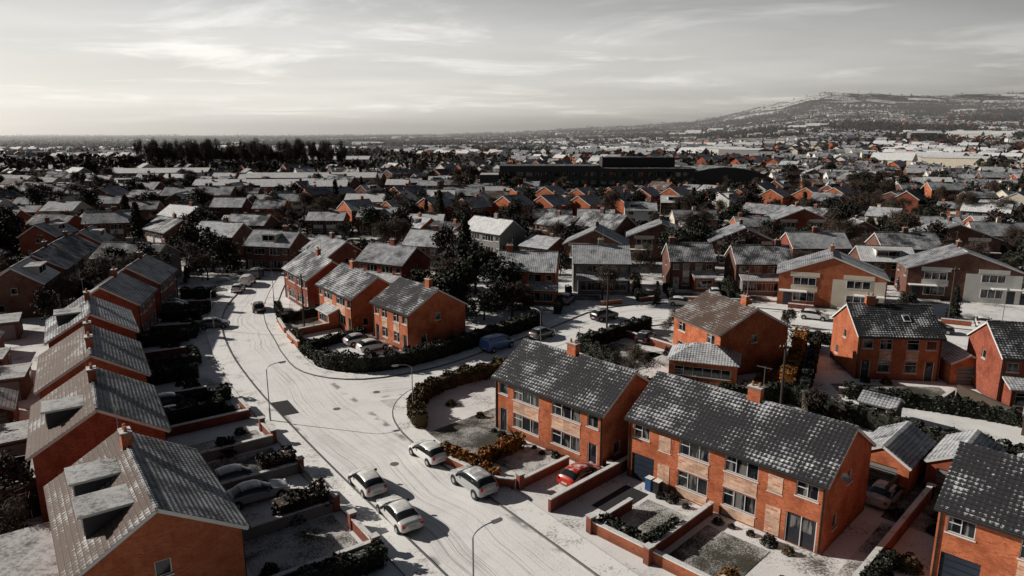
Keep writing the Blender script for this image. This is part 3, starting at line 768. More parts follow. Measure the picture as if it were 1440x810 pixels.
wallline('garden_wall',[T(X,Y,Dg,-4.3,-12),T(X,Y,Dg,0,-12)],.8,.26,'brick_orange')
wallline('garden_wall',[T(X,Y,Dg,.4,-12),T(X,Y,Dg,5.0,-12)],.8,.26,'brick_orange')
wallline('garden_wall',[T(X,Y,Dg,-4.3,-11.8),T(X,Y,Dg,-4.3,-7.8)],.8,.24,'brick_red')
hedge([T(X,Y,Dg,-4.0,-11.4),T(X,Y,Dg,-.5,-11.4)],1.1,.7,'foliage_dark',90)
hedge([T(X,Y,Dg,-.45,-11.3),T(X,Y,Dg,-.45,-8)],1.0,.5,'foliage_dark',90)
for q in range(9): shrub(*T(X,Y,Dg,-3.8+q*1.2+random.uniform(-.3,.3),-5.0+random.uniform(-.3,.3)),random.uniform(.2,.55))
lawn(X,Y,Dg,-7,7,5.5,13,'lawn_thin',.028)
wallline('garden_wall',[T(X,Y,Dg,10.3,-12),T(X,Y,Dg,10.3,9)],1.1,.24,'brick_orange')
hedge([T(X,Y,Dg,10.9,-12),T(X,Y,Dg,10.9,-2)],1.2,.6,'foliage_dark',80)
lawn(X,Y,Dg,11.3,12.9,-12,-3,'lawn_thin'); lawn(X,Y,Dg,8.9,10.1,-11,3,'lawn_frosted')
wallline('garden_fence',[T(X,Y,Dg,8.4,5),T(X,Y,Dg,8.4,11)],1.6,.12,'fence_wood','fence_wood')
wallline('garden_fence',[T(X,Y,Dg,12.8,3.5),T(X,Y,Dg,12.8,11)],1.6,.12,'fence_wood','fence_wood')
for q in ((11.8,4),(11.6,6.2),(9.5,4.5),(11.8,-1.5)): shrub(*T(X,Y,Dg,*q),random.uniform(.4,.8))
lawn(X,Y,Dg,8.6,12.6,3.6,11,'lawn_thin',.026)
hedge([(7.5,70.5),(14.5,66),(21,64.5),(27.5,65),(35,55.5),(41,49.5)],1.8,1.0,'foliage_dark',60)
def P_(a,n,d=(-.593,.805)): return (d[0]*a+d[1]*n, d[1]*a-d[0]*n)
for a,kind in ((35.6,'h'),(36.9,'w'),(43.2,'w'),(50.3,'w'),(51.2,'hb'),(56.6,'w'),(63.6,'wr'),(70,'h')):
    p0=P_(a,9.2 if a<55 else 8.2);p1=P_(a,16.2)
    if kind=='h': hedge([p0,p1],1.3,.9,'foliage_dark',70)
    elif kind=='hb': hedge([P_(a,13.5),p1],1.5,1.1,'foliage_brown',90)
    else: wallline('garden_wall',[p0,p1],.85,.24,'brick_red' if kind=='wr' else 'grey_render')
hedge([P_(43.9,12.5),P_(43.9,15.9)],1.7,1.4,'foliage_brown',100)
for a0,a1 in ((37.2,40.3),(44.5,46.6),(56.9,60),(64,67)):
    wallline('garden_wall',[P_(a0,16.35),P_(a1,16.35)],.8,.25,'brick_red')
for a0,a1,m in ((37.3,42.8,'lawn_frosted'),(51.5,56,'lawn_thin'),(57,60.5,'lawn_frosted'),(64,69,'lawn_thin')):
    mb=MB(); mb.face([(*P_(a0,9.4),.03),(*P_(a0,15.9),.03),(*P_(a1,15.9),.03),(*P_(a1,9.4),.03)],m); mb.obj('lawn')
shrub(*P_(57.2,12.5),1.15,0); shrub(*P_(60.5,14.5),.5); shrub(*P_(65.5,14.8),.8,0); shrub(*P_(38.5,10.2),.6); shrub(*P_(52,15),.5)
def pillar(x,y,h=1.15):
    mb=MB(); mb.box(0,0,0,.45,.45,h,'brick_red'); mb.box(0,0,h+.002,.56,.56,.1,'grey_render','coping_snow'); mb.obj('gate_pillar',loc=(x,y,0),rot=R(-54))
for a in (36.9,40.4,43.2,50.3,56.9,60.1): pillar(*P_(a,16.35))
for q in ((-4.6,-11.6),(3.3,-10.1)): pillar(*T(5.5,57,-45.5,*q))
for q in ((-4.5,-12.1),(0.2,-12.3),(5.1,-12),(10.3,-12.1)): pillar(*T(17,47.1,-45,*q))
def gate(x,y,deg,w=3.0):
    mb=MB()
    for z in (.2,1.0): mb.box(0,0,z,w,.04,.05,'plastic_black')
    for i in range(int(w/.13)): mb.box(-w/2+.06+i*.13,0,.1,.02,.02,1.0,'plastic_black')
    mb.obj('iron_gate',loc=(x,y,0),rot=R(deg))
gate(*P_(48.8,16.1),-54,2.6); gate(*P_(50.9,15.2),-10,2.0)
for (hx,hy,hd,L) in ((-39.4,61.9,122,11.6),(-47.6,75.5,122.5,10.7),(-52.6,88.8,106,9.8),(-56.5,102.6,104,11)):
    for q,k in ((-L/2-.6,'h'),(0,'w'),(L/2+.4,'h')):
        p=[T(hx,hy,hd,q,-4.4),T(hx,hy,hd,q,-9.6)]
        if k=='h': hedge(p,1.6,1.1,'foliage_dark',60)
        else: wallline('garden_wall',p,.8,.24,'brick_red')
    lawn(hx,hy,hd,-L/2+.2,-.8,-9.3,-5,'lawn_thin'); 
    hedge([T(hx,hy,hd,-L/2,-9.8),T(hx,hy,hd,-L/2+4,-9.8)],1.2,.8,'foliage_dark',60)
    shrub(*T(hx,hy,hd,2.5,-8.5),random.uniform(.5,1.0),0); shrub(*T(hx,hy,hd,4.2,-7.5),random.uniform(.4,.9),2)
hedge(smooth_line([(-22.2,76.6),(-20.6,74.9),(-16.6,73.9),(-13,75.2),(-9.9,77.6),(-6.6,81.3),(-3.6,84.8),(0,88.8),(3.6,93.2)],3),1.9,1.4,'foliage_dark',65)
hedge([(-22.2,76.6),(-25.5,81)],1.2,.9,'foliage_dark',60)
hedge([(-25.2,81.6),(-19.5,88)],1.1,.7,'foliage_dark',60)
wallline('garden_wall',[(-29.3,87),(-26.5,82.4)],.9,.25,'brick_orange'); wallline('garden_wall',[(-29.3,87.3),(-24,92)],.9,.25,'brick_orange')
hedge([(-28.5,87),(-26.5,83.4)],1.2,.8,'foliage_green',60)
wallline('garden_wall',[(-32.8,94),(-30.3,89)],.8,.25,'brick_orange'); hedge([(-32.6,94.4),(-27.5,99.5)],1.4,.8,'foliage_dark',50)
hedge([(-36,103),(-33,95.5)],1.2,.8,'foliage_dark',50)
lawn(-21.5,95.3,-54,-5.5,-1,-9.5,-4.4,'lawn_thin')
hedge([(8.6,81.6),(13.2,86.4),(18.6,91.2)],1.8,1.1,'foliage_dark',65)
hedge([(8.6,81.6),(12,76)],1.5,.9,'foliage_dark',50); wallline('garden_wall',[(14.5,88),(20.5,80)],.9,.22,'brick_red')
lawn(14,80,-45,-4,3,-4,3,'lawn_thin')
hedge([(28.8,68.5),(32.2,75),(36.5,84)],1.9,1.2,'foliage_beech',80); hedge([(30,67),(33.6,74),(38.0,83)],1.5,.8,'foliage_dark',60)
hedge([(36.5,86),(46,81)],1.3,.8,'foliage_dark',50); wallline('garden_wall',[(38,87.6),(60,76)],.9,.24,'brick_red')
hedge([(34,66),(43,61.5),(50,56.5)],1.4,.9,'foliage_dark',60)
wallline('patio_wall',[(33.5,67),(41.5,63.5),(45,66.5)],.7,.24,'brick_brown')
lawn(39,69.5,-6,-5,6,-3.5,0,'lawn_thin',.03)
wallline('garden_fence',[(45,66),(46.5,58)],1.3,.2,'fence_wood','fence_wood')
wallline('garden_fence',[(24.5,52.5),(28.5,64)],1.5,.12,'fence_wood','fence_wood'); wallline('garden_fence',[(33,52),(44,41)],1.5,.12,'fence_wood','fence_wood')
lawn(25.2,77.5,20,-8,-5,-3,6,'lawn_frosted')
for i in range(len(N_)-1):
    a,b=Vector(N_[i]),Vector(N_[i+1])
    if a.x>14: 
        L=(b-a).length; t=(b-a)/L; s=.5
        while s+4<L:
            wallline('garden_wall',[a+t*s,a+t*(s+3.6)],.8,.24,random.choice(['brick_orange','brick_red'])); s+=6.8
for (hx,hy,hd,L) in ((2.6,111,-8,9.5),(15.3,118,-3,9.5),(31,120,-2,7.6),(42.5,117.5,-3,9.5)):
    for s in (-1,1): hedge([T(hx,hy,hd,s*(L/2+.9),-5),T(hx,hy,hd,s*(L/2+.9),-11)],1.3,.8,'foliage_dark',40)
    lawn(hx,hy,hd,-L/2,-.5,-10,-6.5,'lawn_thin')

# ------------------------------------------------------------------ trees (placed)
for k,x,y,h,w in (('leafy',-7,101,8.5,1.1),('leafy',-3,105,8,1.1),('conifer',-8,117,12,1.1),('brown',0,98,5.5,1.2),('leafy',-1,108,7,1.1),('bare',-10,106,8,1.2),
    ('leafy',-4,96,6,1.1),('brown',-12,99,6,1),('bare',2,101,5,1.2),('bare',14.3,107,6.5,1.1),('brown',20,112,4.5,1),('bare',-9,123,9,1),('leafy',-13,112,8,1.1),
    ('leafy',-38.5,128,6,1.2),('brown',-37,121,5,1),('leafy',-64,118,8,1.2),('bare',-60,126,7,1.2),('bare',-66,110,8,1),('conifer',-87,160,11,1.1),('bare',-70,132,7,1.2),
    ('leafy',36,110,4,1),('conifer',22.5,104.5,4,1),('leafy',-62,92,6,1),('bare',-66,100,6,1.1),('bare',-57,68,6,1),('leafy',30.2,79,3.4,1),('brown',33,82,3,1),('brown',-45,66,5,1),
    ('leafy',58,99,4,1.1),('conifer',64,97,5,1),('brown',38,92,3,1),('bare',13,70,4.5,1.2),('brown',28,60,3.5,1),('bare',45,51,4.5,1.1),('bare',-24,101,5,1),('bare',22,88,4,1),('bare',57,73,4,1),
    ('leafy',-58,132,8,1.2),('leafy',-66,140,8,1.1),('bare',-60,112,8,1.2),('leafy',-70,122,7,1.1),('leafy',-9,98,7,1.1),('leafy',-6,112,9,1.1),('bare',24,128,7,1.1),('bare',52,124,6,1.1)):
    tree(k,x,y,h,w)
for x,y,r,k in ((-6,64,.5,1),(-3,61,.45,0),(23,69,.9,3),(24.5,68.3,.8,1),(18,70,.7,0),(19,80,.8,0),(-26,84,.6,1),(-27.6,84.5,.5,3),(28,71.5,1.1,3),(26.5,70,.8,3),(40,70,.6,1),(38,70.5,.5,0),(13,36.5,.7,3),(16,36,.5,0)):
    shrub(x,y,r,k)

# ------------------------------------------------------------------ cars
CARC={}
def carmeshes(kind,paintm):
    key=(kind,paintm)
    if key in CARC: return CARC[key]
    if kind=='hatch':
        St=[(2.02,.34,.58,.60,.60,.5),(1.93,.22,.70,.73,.78,.66),(1.35,.2,.86,.92,.87,.74),(1.0,.2,.92,.97,.88,.76),(.30,.2,.94,1.42,.89,.60),(-.5,.2,.95,1.47,.89,.63),(-1.35,.2,.97,1.41,.88,.60),(-1.82,.22,.97,1.06,.85,.64),(-2.0,.3,.72,.80,.78,.6)]
    elif kind=='saloon':
        St=[(2.3,.34,.56,.58,.62,.5),(2.2,.22,.68,.71,.80,.66),(1.5,.2,.84,.89,.88,.74),(1.0,.2,.90,.95,.89,.76),(.25,.2,.92,1.38,.9,.60),(-.55,.2,.93,1.43,.9,.62),(-1.15,.2,.95,1.36,.89,.60),(-1.75,.2,.95,1.02,.88,.70),(-2.15,.24,.93,.98,.83,.68),(-2.3,.34,.7,.75,.76,.6)]
    elif kind=='suv':
        St=[(2.15,.40,.66,.70,.66,.5),(2.06,.28,.82,.88,.84,.7),(1.4,.26,1.0,1.07,.92,.78),(1.05,.26,1.06,1.12,.93,.8),(.45,.26,1.08,1.60,.93,.66),(-.6,.26,1.09,1.68,.93,.68),(-1.7,.26,1.12,1.62,.92,.66),(-2.05,.28,1.1,1.18,.88,.7),(-2.18,.38,.85,.95,.82,.62)]
    else:
        St=[(2.35,.38,.7,.74,.7,.55),(2.25,.28,.95,1.0,.88,.72),(1.75,.26,1.1,1.18,.93,.82),(1.55,.26,1.15,1.25,.94,.84),(.95,.26,1.18,1.85,.95,.78),(-.5,.26,1.2,1.93,.95,.8),(-2.1,.26,1.2,1.9,.95,.8),(-2.3,.28,1.18,1.8,.93,.78),(-2.36,.35,1.1,1.2,.9,.75)]
    rings=[]
    for x,zb,zl,zt,w,wt in St:
        half=[(w*.8,zb),(w*.99,zb+.14),(w,.5*(zb+zl)),(w*.97,zl),(wt+ (w-wt)*.12,zt-.07),(wt*.72,zt),(0,zt+.02)]
        rings.append([(x,a,z) for a,z in half]+[(x,-a,z) for a,z in half[-2::-1]])
    V=[p for r_ in rings for p in r_]; n=len(rings[0]); F=[];MI=[]
    for i in range(len(rings)-1):
        zi=St[i][3]-St[i][2]; zj=St[i+1][3]-St[i+1][2]
        for j in range(n-1):
            F.append((i*n+j,i*n+j+1,(i+1)*n+j+1,(i+1)*n+j)); g=0
            if j in(3,n-5) and (zi>.2 or zj>.2): g=1
            if 3<=j<=n-5 and ((zi>.2)!=(zj>.2)): g=1
            if kind=='van' and i>=4: g=0
            MI.append(g)
        F.append((i*n+n-1,i*n,(i+1)*n,(i+1)*n+n-1)); MI.append(2)
    F.append(tuple(range(n))); MI.append(0); F.append(tuple(range((len(rings)-1)*n,len(rings)*n))[::-1]); MI.append(0)
    me=bpy.data.meshes.new('b'); me.from_pydata(V,[],[f[::-1] for f in F])
    for k in (paintm,'car_glass','plastic_black'): me.materials.append(M[k])
    me.polygons.foreach_set('material_index',MI); me.update()
    bm=bmesh.new(); bm.from_mesh(me); bmesh.ops.recalc_face_normals(bm,faces=bm.faces)
    bm.to_mesh(me); bm.free()
    o=bpy.data.objects.new('tmp',me); COL.objects.link(o); md=o.modifiers.new('s','SUBSURF'); md.levels=2
    dg=bpy.context.evaluated_depsgraph_get(); body=bpy.data.meshes.new_from_object(o.evaluated_get(dg)); bpy.data.objects.remove(o)
    body.polygons.foreach_set('use_smooth',[True]*len(body.polygons)); body.name='body'
    Lf=St[0][0]; Lr=-St[-1][0]; w=max(s[4] for s in St); rr=.31 if kind in('hatch','saloon') else .36
    wm=MB()
    for x in (Lf-.78,-Lr+.75):
        for s in (-1,1):
            wm.cyl((x,s*(w-.28),rr+.02),(x,s*(w-.005),rr+.02),rr+.06,rr+.06,'plastic_black',18)
            wm.cyl((x,s*(w-.22),rr),(x,s*(w+.015),rr),rr,rr*.97,'tyre',18); wm.cyl((x,s*(w-.1),rr),(x,s*(w+.025),rr),rr*.64,rr*.56,'rim',14)
    tm=MB(); zl=St[1][2]
    for s in (-1,1):
        tm.obox((Lf-.16,s*(w*.62)-.14,zl-.12),(.10,0,0),(0,.28,0),(0,0,.13),'headlight')
        zz=St[-2][2]-.15
        tm.obox((-Lr+.0,s*(w*.74)-.1,zz-.1),(.14,0,0),(0,.2,0),(0,0,.2),'taillight')
        tm.obox((St[3][0]-.45,s*(w+.1)-.09,St[3][2]-.02),(.14,0,0),(0,.18,0),(0,0,.14),'plastic_black')
    tm.obox((Lf-.06,-.35,.42),(.07,0,0),(0,.7,0),(0,0,.14),'plastic_black')
    tm.obox((-Lr-.02,-.26,.52 if kind!='saloon' else .6),(.05,0,0),(0,.52,0),(0,0,.12),'door_white')
    CARC[key]=(body,wm.mesh('wheels'),tm.mesh('trim')); return CARC[key]
def car(x,y,deg,kind='hatch',p='paint_white',name=None,z=0.02):
    b,w,t=carmeshes(kind,p); e=empty(name or ('parked_van' if kind=='van' else 'parked_car'),(x,y,z),R(deg))
    place(b,'body',parent=e);place(w,'wheels',parent=e);place(t,'trim',parent=e)
    OCC.append((x,y,2))
RD=126.4
for a in ((-2.9,47.6,RD,'suv','paint_silver'),(-6.9,52.6,RD+2,'hatch','paint_white'),(-10.9,47.6,RD-2,'hatch','paint_white'),(-7.8,43.2,RD-3,'saloon','paint_white'),
    (-21.0,48.4,36,'hatch','paint_silver'),(-18.6,46.0,34,'saloon','paint_silver'),(5.3,48.7,45,'hatch','paint_red'),
    (-19.4,84.4,38,'hatch','paint_silver'),(-17.2,81.9,38,'hatch','paint_white'),(-1.8,82.3,48,'van','paint_blue'),(3.9,87.3,48,'hatch','paint_grey'),
    (13.3,96.3,35,'suv','paint_black'),(17.2,85.6,60,'hatch','paint_black'),(26.4,104.6,-20,'hatch','paint_white'),(-38.3,101.5,112,'hatch','paint_black'),
    (-46.4,114.5,100,'hatch','paint_white'),(-46.8,120,98,'van','paint_white'),(-47.6,126.5,98,'van','paint_grey'),(-51.8,103.5,15,'hatch','paint_black'),(-50.4,100.8,15,'suv','paint_grey'),
    (-31.3,60.3,34,'hatch','paint_black'),(-33.0,63.0,34,'suv','paint_grey'),(27.2,46.0,45,'saloon','paint_silver'),(43.5,96.5,-28,'hatch','paint_white'),(57,89.7,-28,'suv','paint_black'),
    (65.5,93,60,'hatch','paint_white'),(33.5,111.5,80,'hatch','paint_white'),(8.6,106.5,70,'suv','paint_silver'),(22.5,110.5,80,'hatch','paint_black'),(-41,92,15,'hatch','paint_grey'),(-50,136,95,'hatch','paint_white')):
    car(*a)

# ------------------------------------------------------------------ street furniture
def lamp(x,y,deg,h=6.0):
    mb=MB(); mb.cyl((0,0,0),(0,0,1.2),.08,.075,'metal_grey',10); mb.cyl((0,0,1.2),(0,0,h-.5),.05,.04,'metal_grey',10)
    pr=Vector((0,0,h-.5))
    for i in range(1,7):
        t=i/6*math.pi/2; q=Vector((1.0*(1-math.cos(t)),0,h-.5+.5*math.sin(t))); mb.cyl(pr,q,.035,.03,'metal_grey',8); pr=q
    mb.cyl(pr,pr+Vector((.25,0,0)),.035,.05,'metal_grey',8); mb.box(pr.x+.5,0,pr.z-.07,.6,.2,.11,'metal_grey'); mb.box(pr.x+.5,0,pr.z-.11,.42,.16,.038,'headlight')
    mb.obj('street_lamp',loc=(x,y,.12),rot=R(deg))
lamp(-2.0,31.8,36,6.2); lamp(-22.4,60.0,36,5.4); lamp(-9.2,60.4,200,5.4); lamp(-40.5,90.6,25,5.6); lamp(3.4,79.4,130,5.6); lamp(36.5,104.6,240,5.6); lamp(-37.5,106,200,5.6); lamp(66,90,240,6)
def telepole(x,y,h=8):
    mb=MB(); mb.cyl((0,0,0),(0,0,h),.14,.1,'bark',8); mb.box(0,0,h-.5,1.2,.1,.1,'bark')
    for q in(-.5,-.2,.2,.5): mb.cyl((q,0,h-.4),(q,0,h-.25),.03,.03,'headlight',6)
    mb.obj('telegraph_pole',loc=(x,y,0))
telepole(25,60.5,7.5); telepole(13,91.5,8); telepole(-28,90,8); telepole(62,95,8); telepole(-88,128,8)
def bin_(x,y,deg,m):
    mb=MB(); mb.obox((-.24,-.26,.06),(.48,0,0),(0,.52,0),(0,0,.9),m); mb.obox((-.27,-.3,.962),(.54,0,0),(0,.6,0),(0,0,.07),m,'snow_surface')
    for s in(-.2,.2): mb.cyl((s-.03,.28,.1),(s+.03,.28,.1),.1,.1,'tyre',10)
    mb.obj('wheelie_bin',loc=(x,y,.02),rot=R(deg))
for a in ((*T(17,47.1,-45,-4.9,-4.6),-45,'bin_blue'),(*T(17,47.1,-45,-4.2,-4.6),-45,'plastic_black'),(*T(5.5,57,-45.5,6.6,-3.5),0,'plastic_black'),(-16.5,88.5,10,'bin_blue'),(30.6,46.2,45,'plastic_black'),(-27.8,44.4,30,'bin_blue'),(*P_(51,10),30,'plastic_black'),(*P_(44,10),30,'plastic_black')): bin_(*a)
def manhole(x,y):
    mb=MB(); n=20; mb.face([(math.cos(i*2*math.pi/n)*.36,math.sin(i*2*math.pi/n)*.36,0) for i in range(n)],'kerb_stone'); mb.obj('manhole_cover',loc=(x,y,.028))
manhole(-9.5,51.5); manhole(-17,63); manhole(-14,67.5)
mb=MB(); mb.face([(*P_(62.2,18.7),.036),(*P_(62.0,20.4),.036),(*P_(65.9,20.6),.036),(*P_(66.2,18.8),.036)],'bare_tarmac'); mb.obj('bare_road_patch')

# ------------------------------------------------------------------ mid-distance town: instanced semis
def variant(**k):
    mb=MB(); d={n:mb for n in('walls','roof','frames','windows','chimney')}
    house_parts(d,k.pop('L',11),k.pop('D',7.6),aerial=False,**k)
    return mb.mesh('brick_house')
VAR=[]
sp=[('brick_orange','roof_tiles_shaded_frost','roof_tiles_patchy',0,(0,),None),('brick_brown','roof_tiles_patchy','roof_tiles_shaded_frost',3,(2,),None),('brick_red','roof_tiles_snowy','roof_tiles_shaded_frost',2,(0,),[(0,3,-1)]),
    ('brick_orange','roof_tiles_shaded_frost','roof_tiles_brown',3,(-3,),None),('brick_red','roof_tiles_white','roof_tiles_shaded_frost',1,(3,),[(-2,2.4,1)]),('cream_render','roof_tiles_shaded_frost','roof_tiles_patchy',2,(0,),None),
    ('brick_red','roof_tiles_melted','roof_tiles_shaded_frost',0,(3,),None),('white_render','roof_tiles_patchy','roof_tiles_snowy',2,(-2,),[(2,2.5,1)]),('brick_brown','roof_tiles_snowy','roof_tiles_patchy',3,(1,),None),
    ('grey_render','roof_tiles_white','roof_tiles_melted',2,(1,),None),('cream_render','roof_tiles_snowy','roof_tiles_melted',2,(2,),None),('brick_brown','roof_tiles_white','roof_tiles_snowy',2,(),[(0,4,-1)])]
for i,(m_,rf,rb,st,ch,do) in enumerate(sp):
    VAR.append(variant(mat=m_,rf=rf,rb=rb,style=st,chim=ch,dorm=do,L=[11,12,10,9][i%4],D=[7.6,8.4,7.2][i%3]))
def gvar(m_):
    mb=MB(); d={n:mb for n in('walls','roof','frames','windows','chimney')}
    house_parts(d,9,10,Hr=7.8,mat=m_,rf='roof_tiles_snowy',rb='roof_tiles_snowy',style=2,chim=(2,),aerial=False); return mb.mesh('brick_house')
GV=[gvar('brick_orange'),gvar('brick_brown'),gvar('cream_render')]; VAR+=[GV[1],GV[2]]
def gardenmesh(seed):
    rs=np.random.default_rng(seed)
    def leafbox(cx,cy,sx,sy,h,n):
        c=np.stack([rs.uniform(cx-sx/2,cx+sx/2,n),rs.uniform(cy-sy/2,cy+sy/2,n),rs.uniform(.05,1,n)**.6*h],axis=1)
        c[:,2]*=1+.2*np.sin(c[:,0]*1.7+c[:,1]*1.3+seed); return c
    C=[]
    for s in (-6.3,6.3):
        C.append(leafbox(s,9,.9,9,rs.uniform(1.3,2.1),380)); C.append(leafbox(s,-7.5,.8,5.5,rs.uniform(.9,1.4),200))
    C.append(leafbox(0,13.7,12,1.0,rs.uniform(1.6,2.4),480))
    for _ in range(5):
        C.append(leafbox(rs.uniform(-5,5),rs.uniform(6.5,12),1.6,1.6,rs.uniform(.8,1.8),90))
    return npmesh('garden_hedge',leafquads(np.concatenate(C),.22),['foliage_dark' if seed%3 else 'foliage_brown'])
GM=[gardenmesh(i) for i in range(6)]
def onroad(x,y,m=3):
    for L_ in (cs,c2):
        for p in L_:
            if (p.x-x)**2+(p.y-y)**2<(8+m)**2: return True
    return False
for x,y,d in ((-73,101,112),(-78,113.5,110),(-82.5,126,108),(-86,139,106),(-78,158,-40),(-101,150,100),(-95,120,108),(-63,150,-20),(-100,172,20),(-88,186,-30)):
    if not occupied(x,y,5):
        place(random.choice([VAR[1],VAR[2],VAR[4],VAR[8],VAR[11]]),'brick_house',(x,y,0),R(d+random.uniform(-3,3))); OCC.append((x,y,7)); place(random.choice(GM),'garden_hedge',(x,y,0.01),R(d))
for i in range(11):
    x=3+i*11.5+random.uniform(-1,1);y=259-i*.9
    place(GV[0],'brick_house',(x,y,0),R(48+random.uniform(-6,6)),scale=random.uniform(.85,1)); OCC.append((x,y,6))
for i in range(8):
    x=-46+i*11.5+random.uniform(-1,1);y=206+i*2.5
    place(GV[0],'brick_house',(x,y,0),R(45+random.uniform(-6,6)),scale=random.uniform(.85,1)); OCC.append((x,y,6))
B=62
def blocks(y0,y1,B):
    for j in range(int((y1-y0)/B)+1):
        yc=y0+B/2+j*B
        w=.85*yc+60
        for i in range(-int(w/B)-1,int(w/B)+2): yield i*B+(j%2)*B/2,yc
for x in (0,30,55,80,105): OCC.append((x,345,30)); OCC.append((x,375,25))
for bx,by in blocks(118,440,B):
    base=random.choice([-8,-4,0,50,-48,-55,-38]) if bx<0 else random.choice([-6,-40,0,48,52,-14,-45])
    if by<190 and bx>0: base=random.choice([-6,0,-10])
    for r_ in (-23,0,23):
        flip=180 if (random.random()<.3) else 0
        for c_ in np.arange(-B/2,B/2,12.8):
            lx,ly=T(0,0,base,c_+random.uniform(-.8,.8),r_+random.uniform(-2.5,2.5))
            x,y=bx+lx,by+ly
            if abs(lx)>B/2-3 or abs(ly)>B/2-4: continue
            if occupied(x,y,6.0) or onroad(x,y) or random.random()<.09: continue
            if abs(x)>.82*y+25 or y<110: continue
            z=float(hgt(x,y)); sc_=random.uniform(.82,1.08)
            q90=90 if random.random()<.10 else 0
            place(random.choice(VAR),'brick_house',(x,y,z),R(base+flip+q90+random.uniform(-6,6)),scale=(sc_,sc_*random.uniform(.92,1.05),sc_*random.uniform(.75,1.05)))
            if y<340: place(random.choice(GM),'garden_hedge',(x,y,z+.01),R(base+flip))
            OCC.append((x,y,5.5))
            if y<260 and random.random()<.45:
                cx,cy=T(x,y,base+flip,random.choice([-4,4]),-7.4)
                car(cx,cy,base+flip+90,random.choice(['hatch','suv','saloon']),random.choice(['paint_white','paint_black','paint_grey','paint_silver','paint_red']))
nt_=0
for i in range(5200):
    y=random.uniform(112,440); x=random.uniform(-.85*y-20,.85*y+20)
    if occupied(x,y,.2) or onroad(x,y,-2): continue
    if 95<y<125 and -15<x<50: continue
    k=random.choices(['leafy','bare','conifer','brown'],[.28,.42,.06,.24])[0]
    tree(k,x,y,random.uniform(2.5,5.5) if random.random()<.66 else random.uniform(6,10.5),random.uniform(.9,1.3)); nt_+=1
    if nt_>1300: break
# ------------------------------------------------------------------ school
def school():
    e=empty('school_building',(52,362,float(hgt(52,362))),0); e.scale=(1.1,1,1.25)
    mb=MB(); mb.box(-30,0,-1,46,22,9.5,'school_cladding','roof_tiles_melted'); mb.box(14,-2,-1,44,20,8.5,'school_cladding','roof_tiles_melted'); mb.box(-52,-2,-1,20,18,6,'school_cladding','roof_felt_snow'); mb.box(12,6,7.6,34,12,4,'school_cladding','roof_tiles_melted'); mb.obj('walls',e)
    r=MB(); n=14
    for i in range(n):
        a0=math.pi*(.2+.6*i/n);a1=math.pi*(.2+.6*(i+1)/n)
        p=lambda a,y:(50-34*math.cos(a),y,-12+20*math.sin(a))
        r.face([p(a0,-12),p(a1,-12),p(a1,12),p(a0,12)],'roof_tiles_patchy'); 
        q=lambda a:(50-34*math.cos(a),-11.5,-1)
        r.face([q(a0),q(a1),(p(a1,-11.5)[0],-11.5,p(a1,0)[2]-.2),(p(a0,-11.5)[0],-11.5,p(a0,0)[2]-.2)],'school_cladding')
    r.obj('curved_roof',e)
    g=MB()
    for x in np.arange(-52,34,4.2):
        for z in (1.2,4.4): g.box(x,-12.4 if x>-8 else -11.2,z,2.8,.15,1.6,'window_glass')
    g.obj('windows',e)
school()
def longblock(x,y,deg,L,D,h,mat='cream_render'):
    e=empty('apartment_block',(x,y,float(hgt(x,y))),R(deg)); w=MB();g=MB();r=MB()
    w.box(0,0,-1,L,D,h+1,mat)
    for z in np.arange(1,h-1,2.8):
        for q in np.arange(-L/2+2,L/2-1,3.2): g.box(q,-D/2-.03,z,1.7,.08,1.3,'window_glass')
    slope(r,L,D/2+.3,h,h+2.2,-1,'roof_tiles_white',.2,False);slope(r,L,D/2+.3,h,h+2.2,1,'roof_tiles_snowy',.2,False)
    w.obj('walls',e);g.obj('windows',e);r.obj('roof',e)
longblock(-95,335,3,60,10,6); longblock(-110,300,3,50,10,5,'brick_brown'); longblock(-130,520,2,50,14,8,'white_render'); longblock(-84,285,3,34,9,5.5,'brick_red'); longblock(-190,380,10,50,16,6,'grey_render')
# ------------------------------------------------------------------ distant town, one mesh each for houses / trees
mb=MB()
def farhouse(x,y,ang,L,D,he,hr,wm,r1,r2):
    z=float(hgt(x,y)); c,s=math.cos(ang),math.sin(ang)
    P=lambda a,b,h:(x+c*a-s*b,y+s*a+c*b,z+h)
    l,d=L/2,D/2
    mb.face([P(-l,-d,-2),P(l,-d,-2),P(l,-d,he),P(-l,-d,he)],wm); mb.face([P(l,d,-2),P(-l,d,-2),P(-l,d,he),P(l,d,he)],wm)
    mb.face([P(l,-d,-2),P(l,d,-2),P(l,d,he),P(l,0,hr),P(l,-d,he)],wm); mb.face([P(-l,d,-2),P(-l,-d,-2),P(-l,-d,he),P(-l,0,hr),P(-l,d,he)],wm)
    l+=.3;k=.4;zz=he-k*(hr-he)/d+.1
    mb.face([P(-l,-d-k,zz),P(l,-d-k,zz),P(l,0,hr+.1),P(-l,0,hr+.1)],r1); mb.face([P(l,d+k,zz),P(-l,d+k,zz),P(-l,0,hr+.1),P(l,0,hr+.1)],r2)
    if y<900:
        for q in (-.25,.25):
            for h in (1,3.4): 
                if h+1.2<he: mb.face([P(L*q-1.1,-d-.06,h),P(L*q+1.1,-d-.06,h),P(L*q+1.1,-d-.06,h+1.2),P(L*q-1.1,-d-.06,h+1.2)],'window_glass')
FT=[]
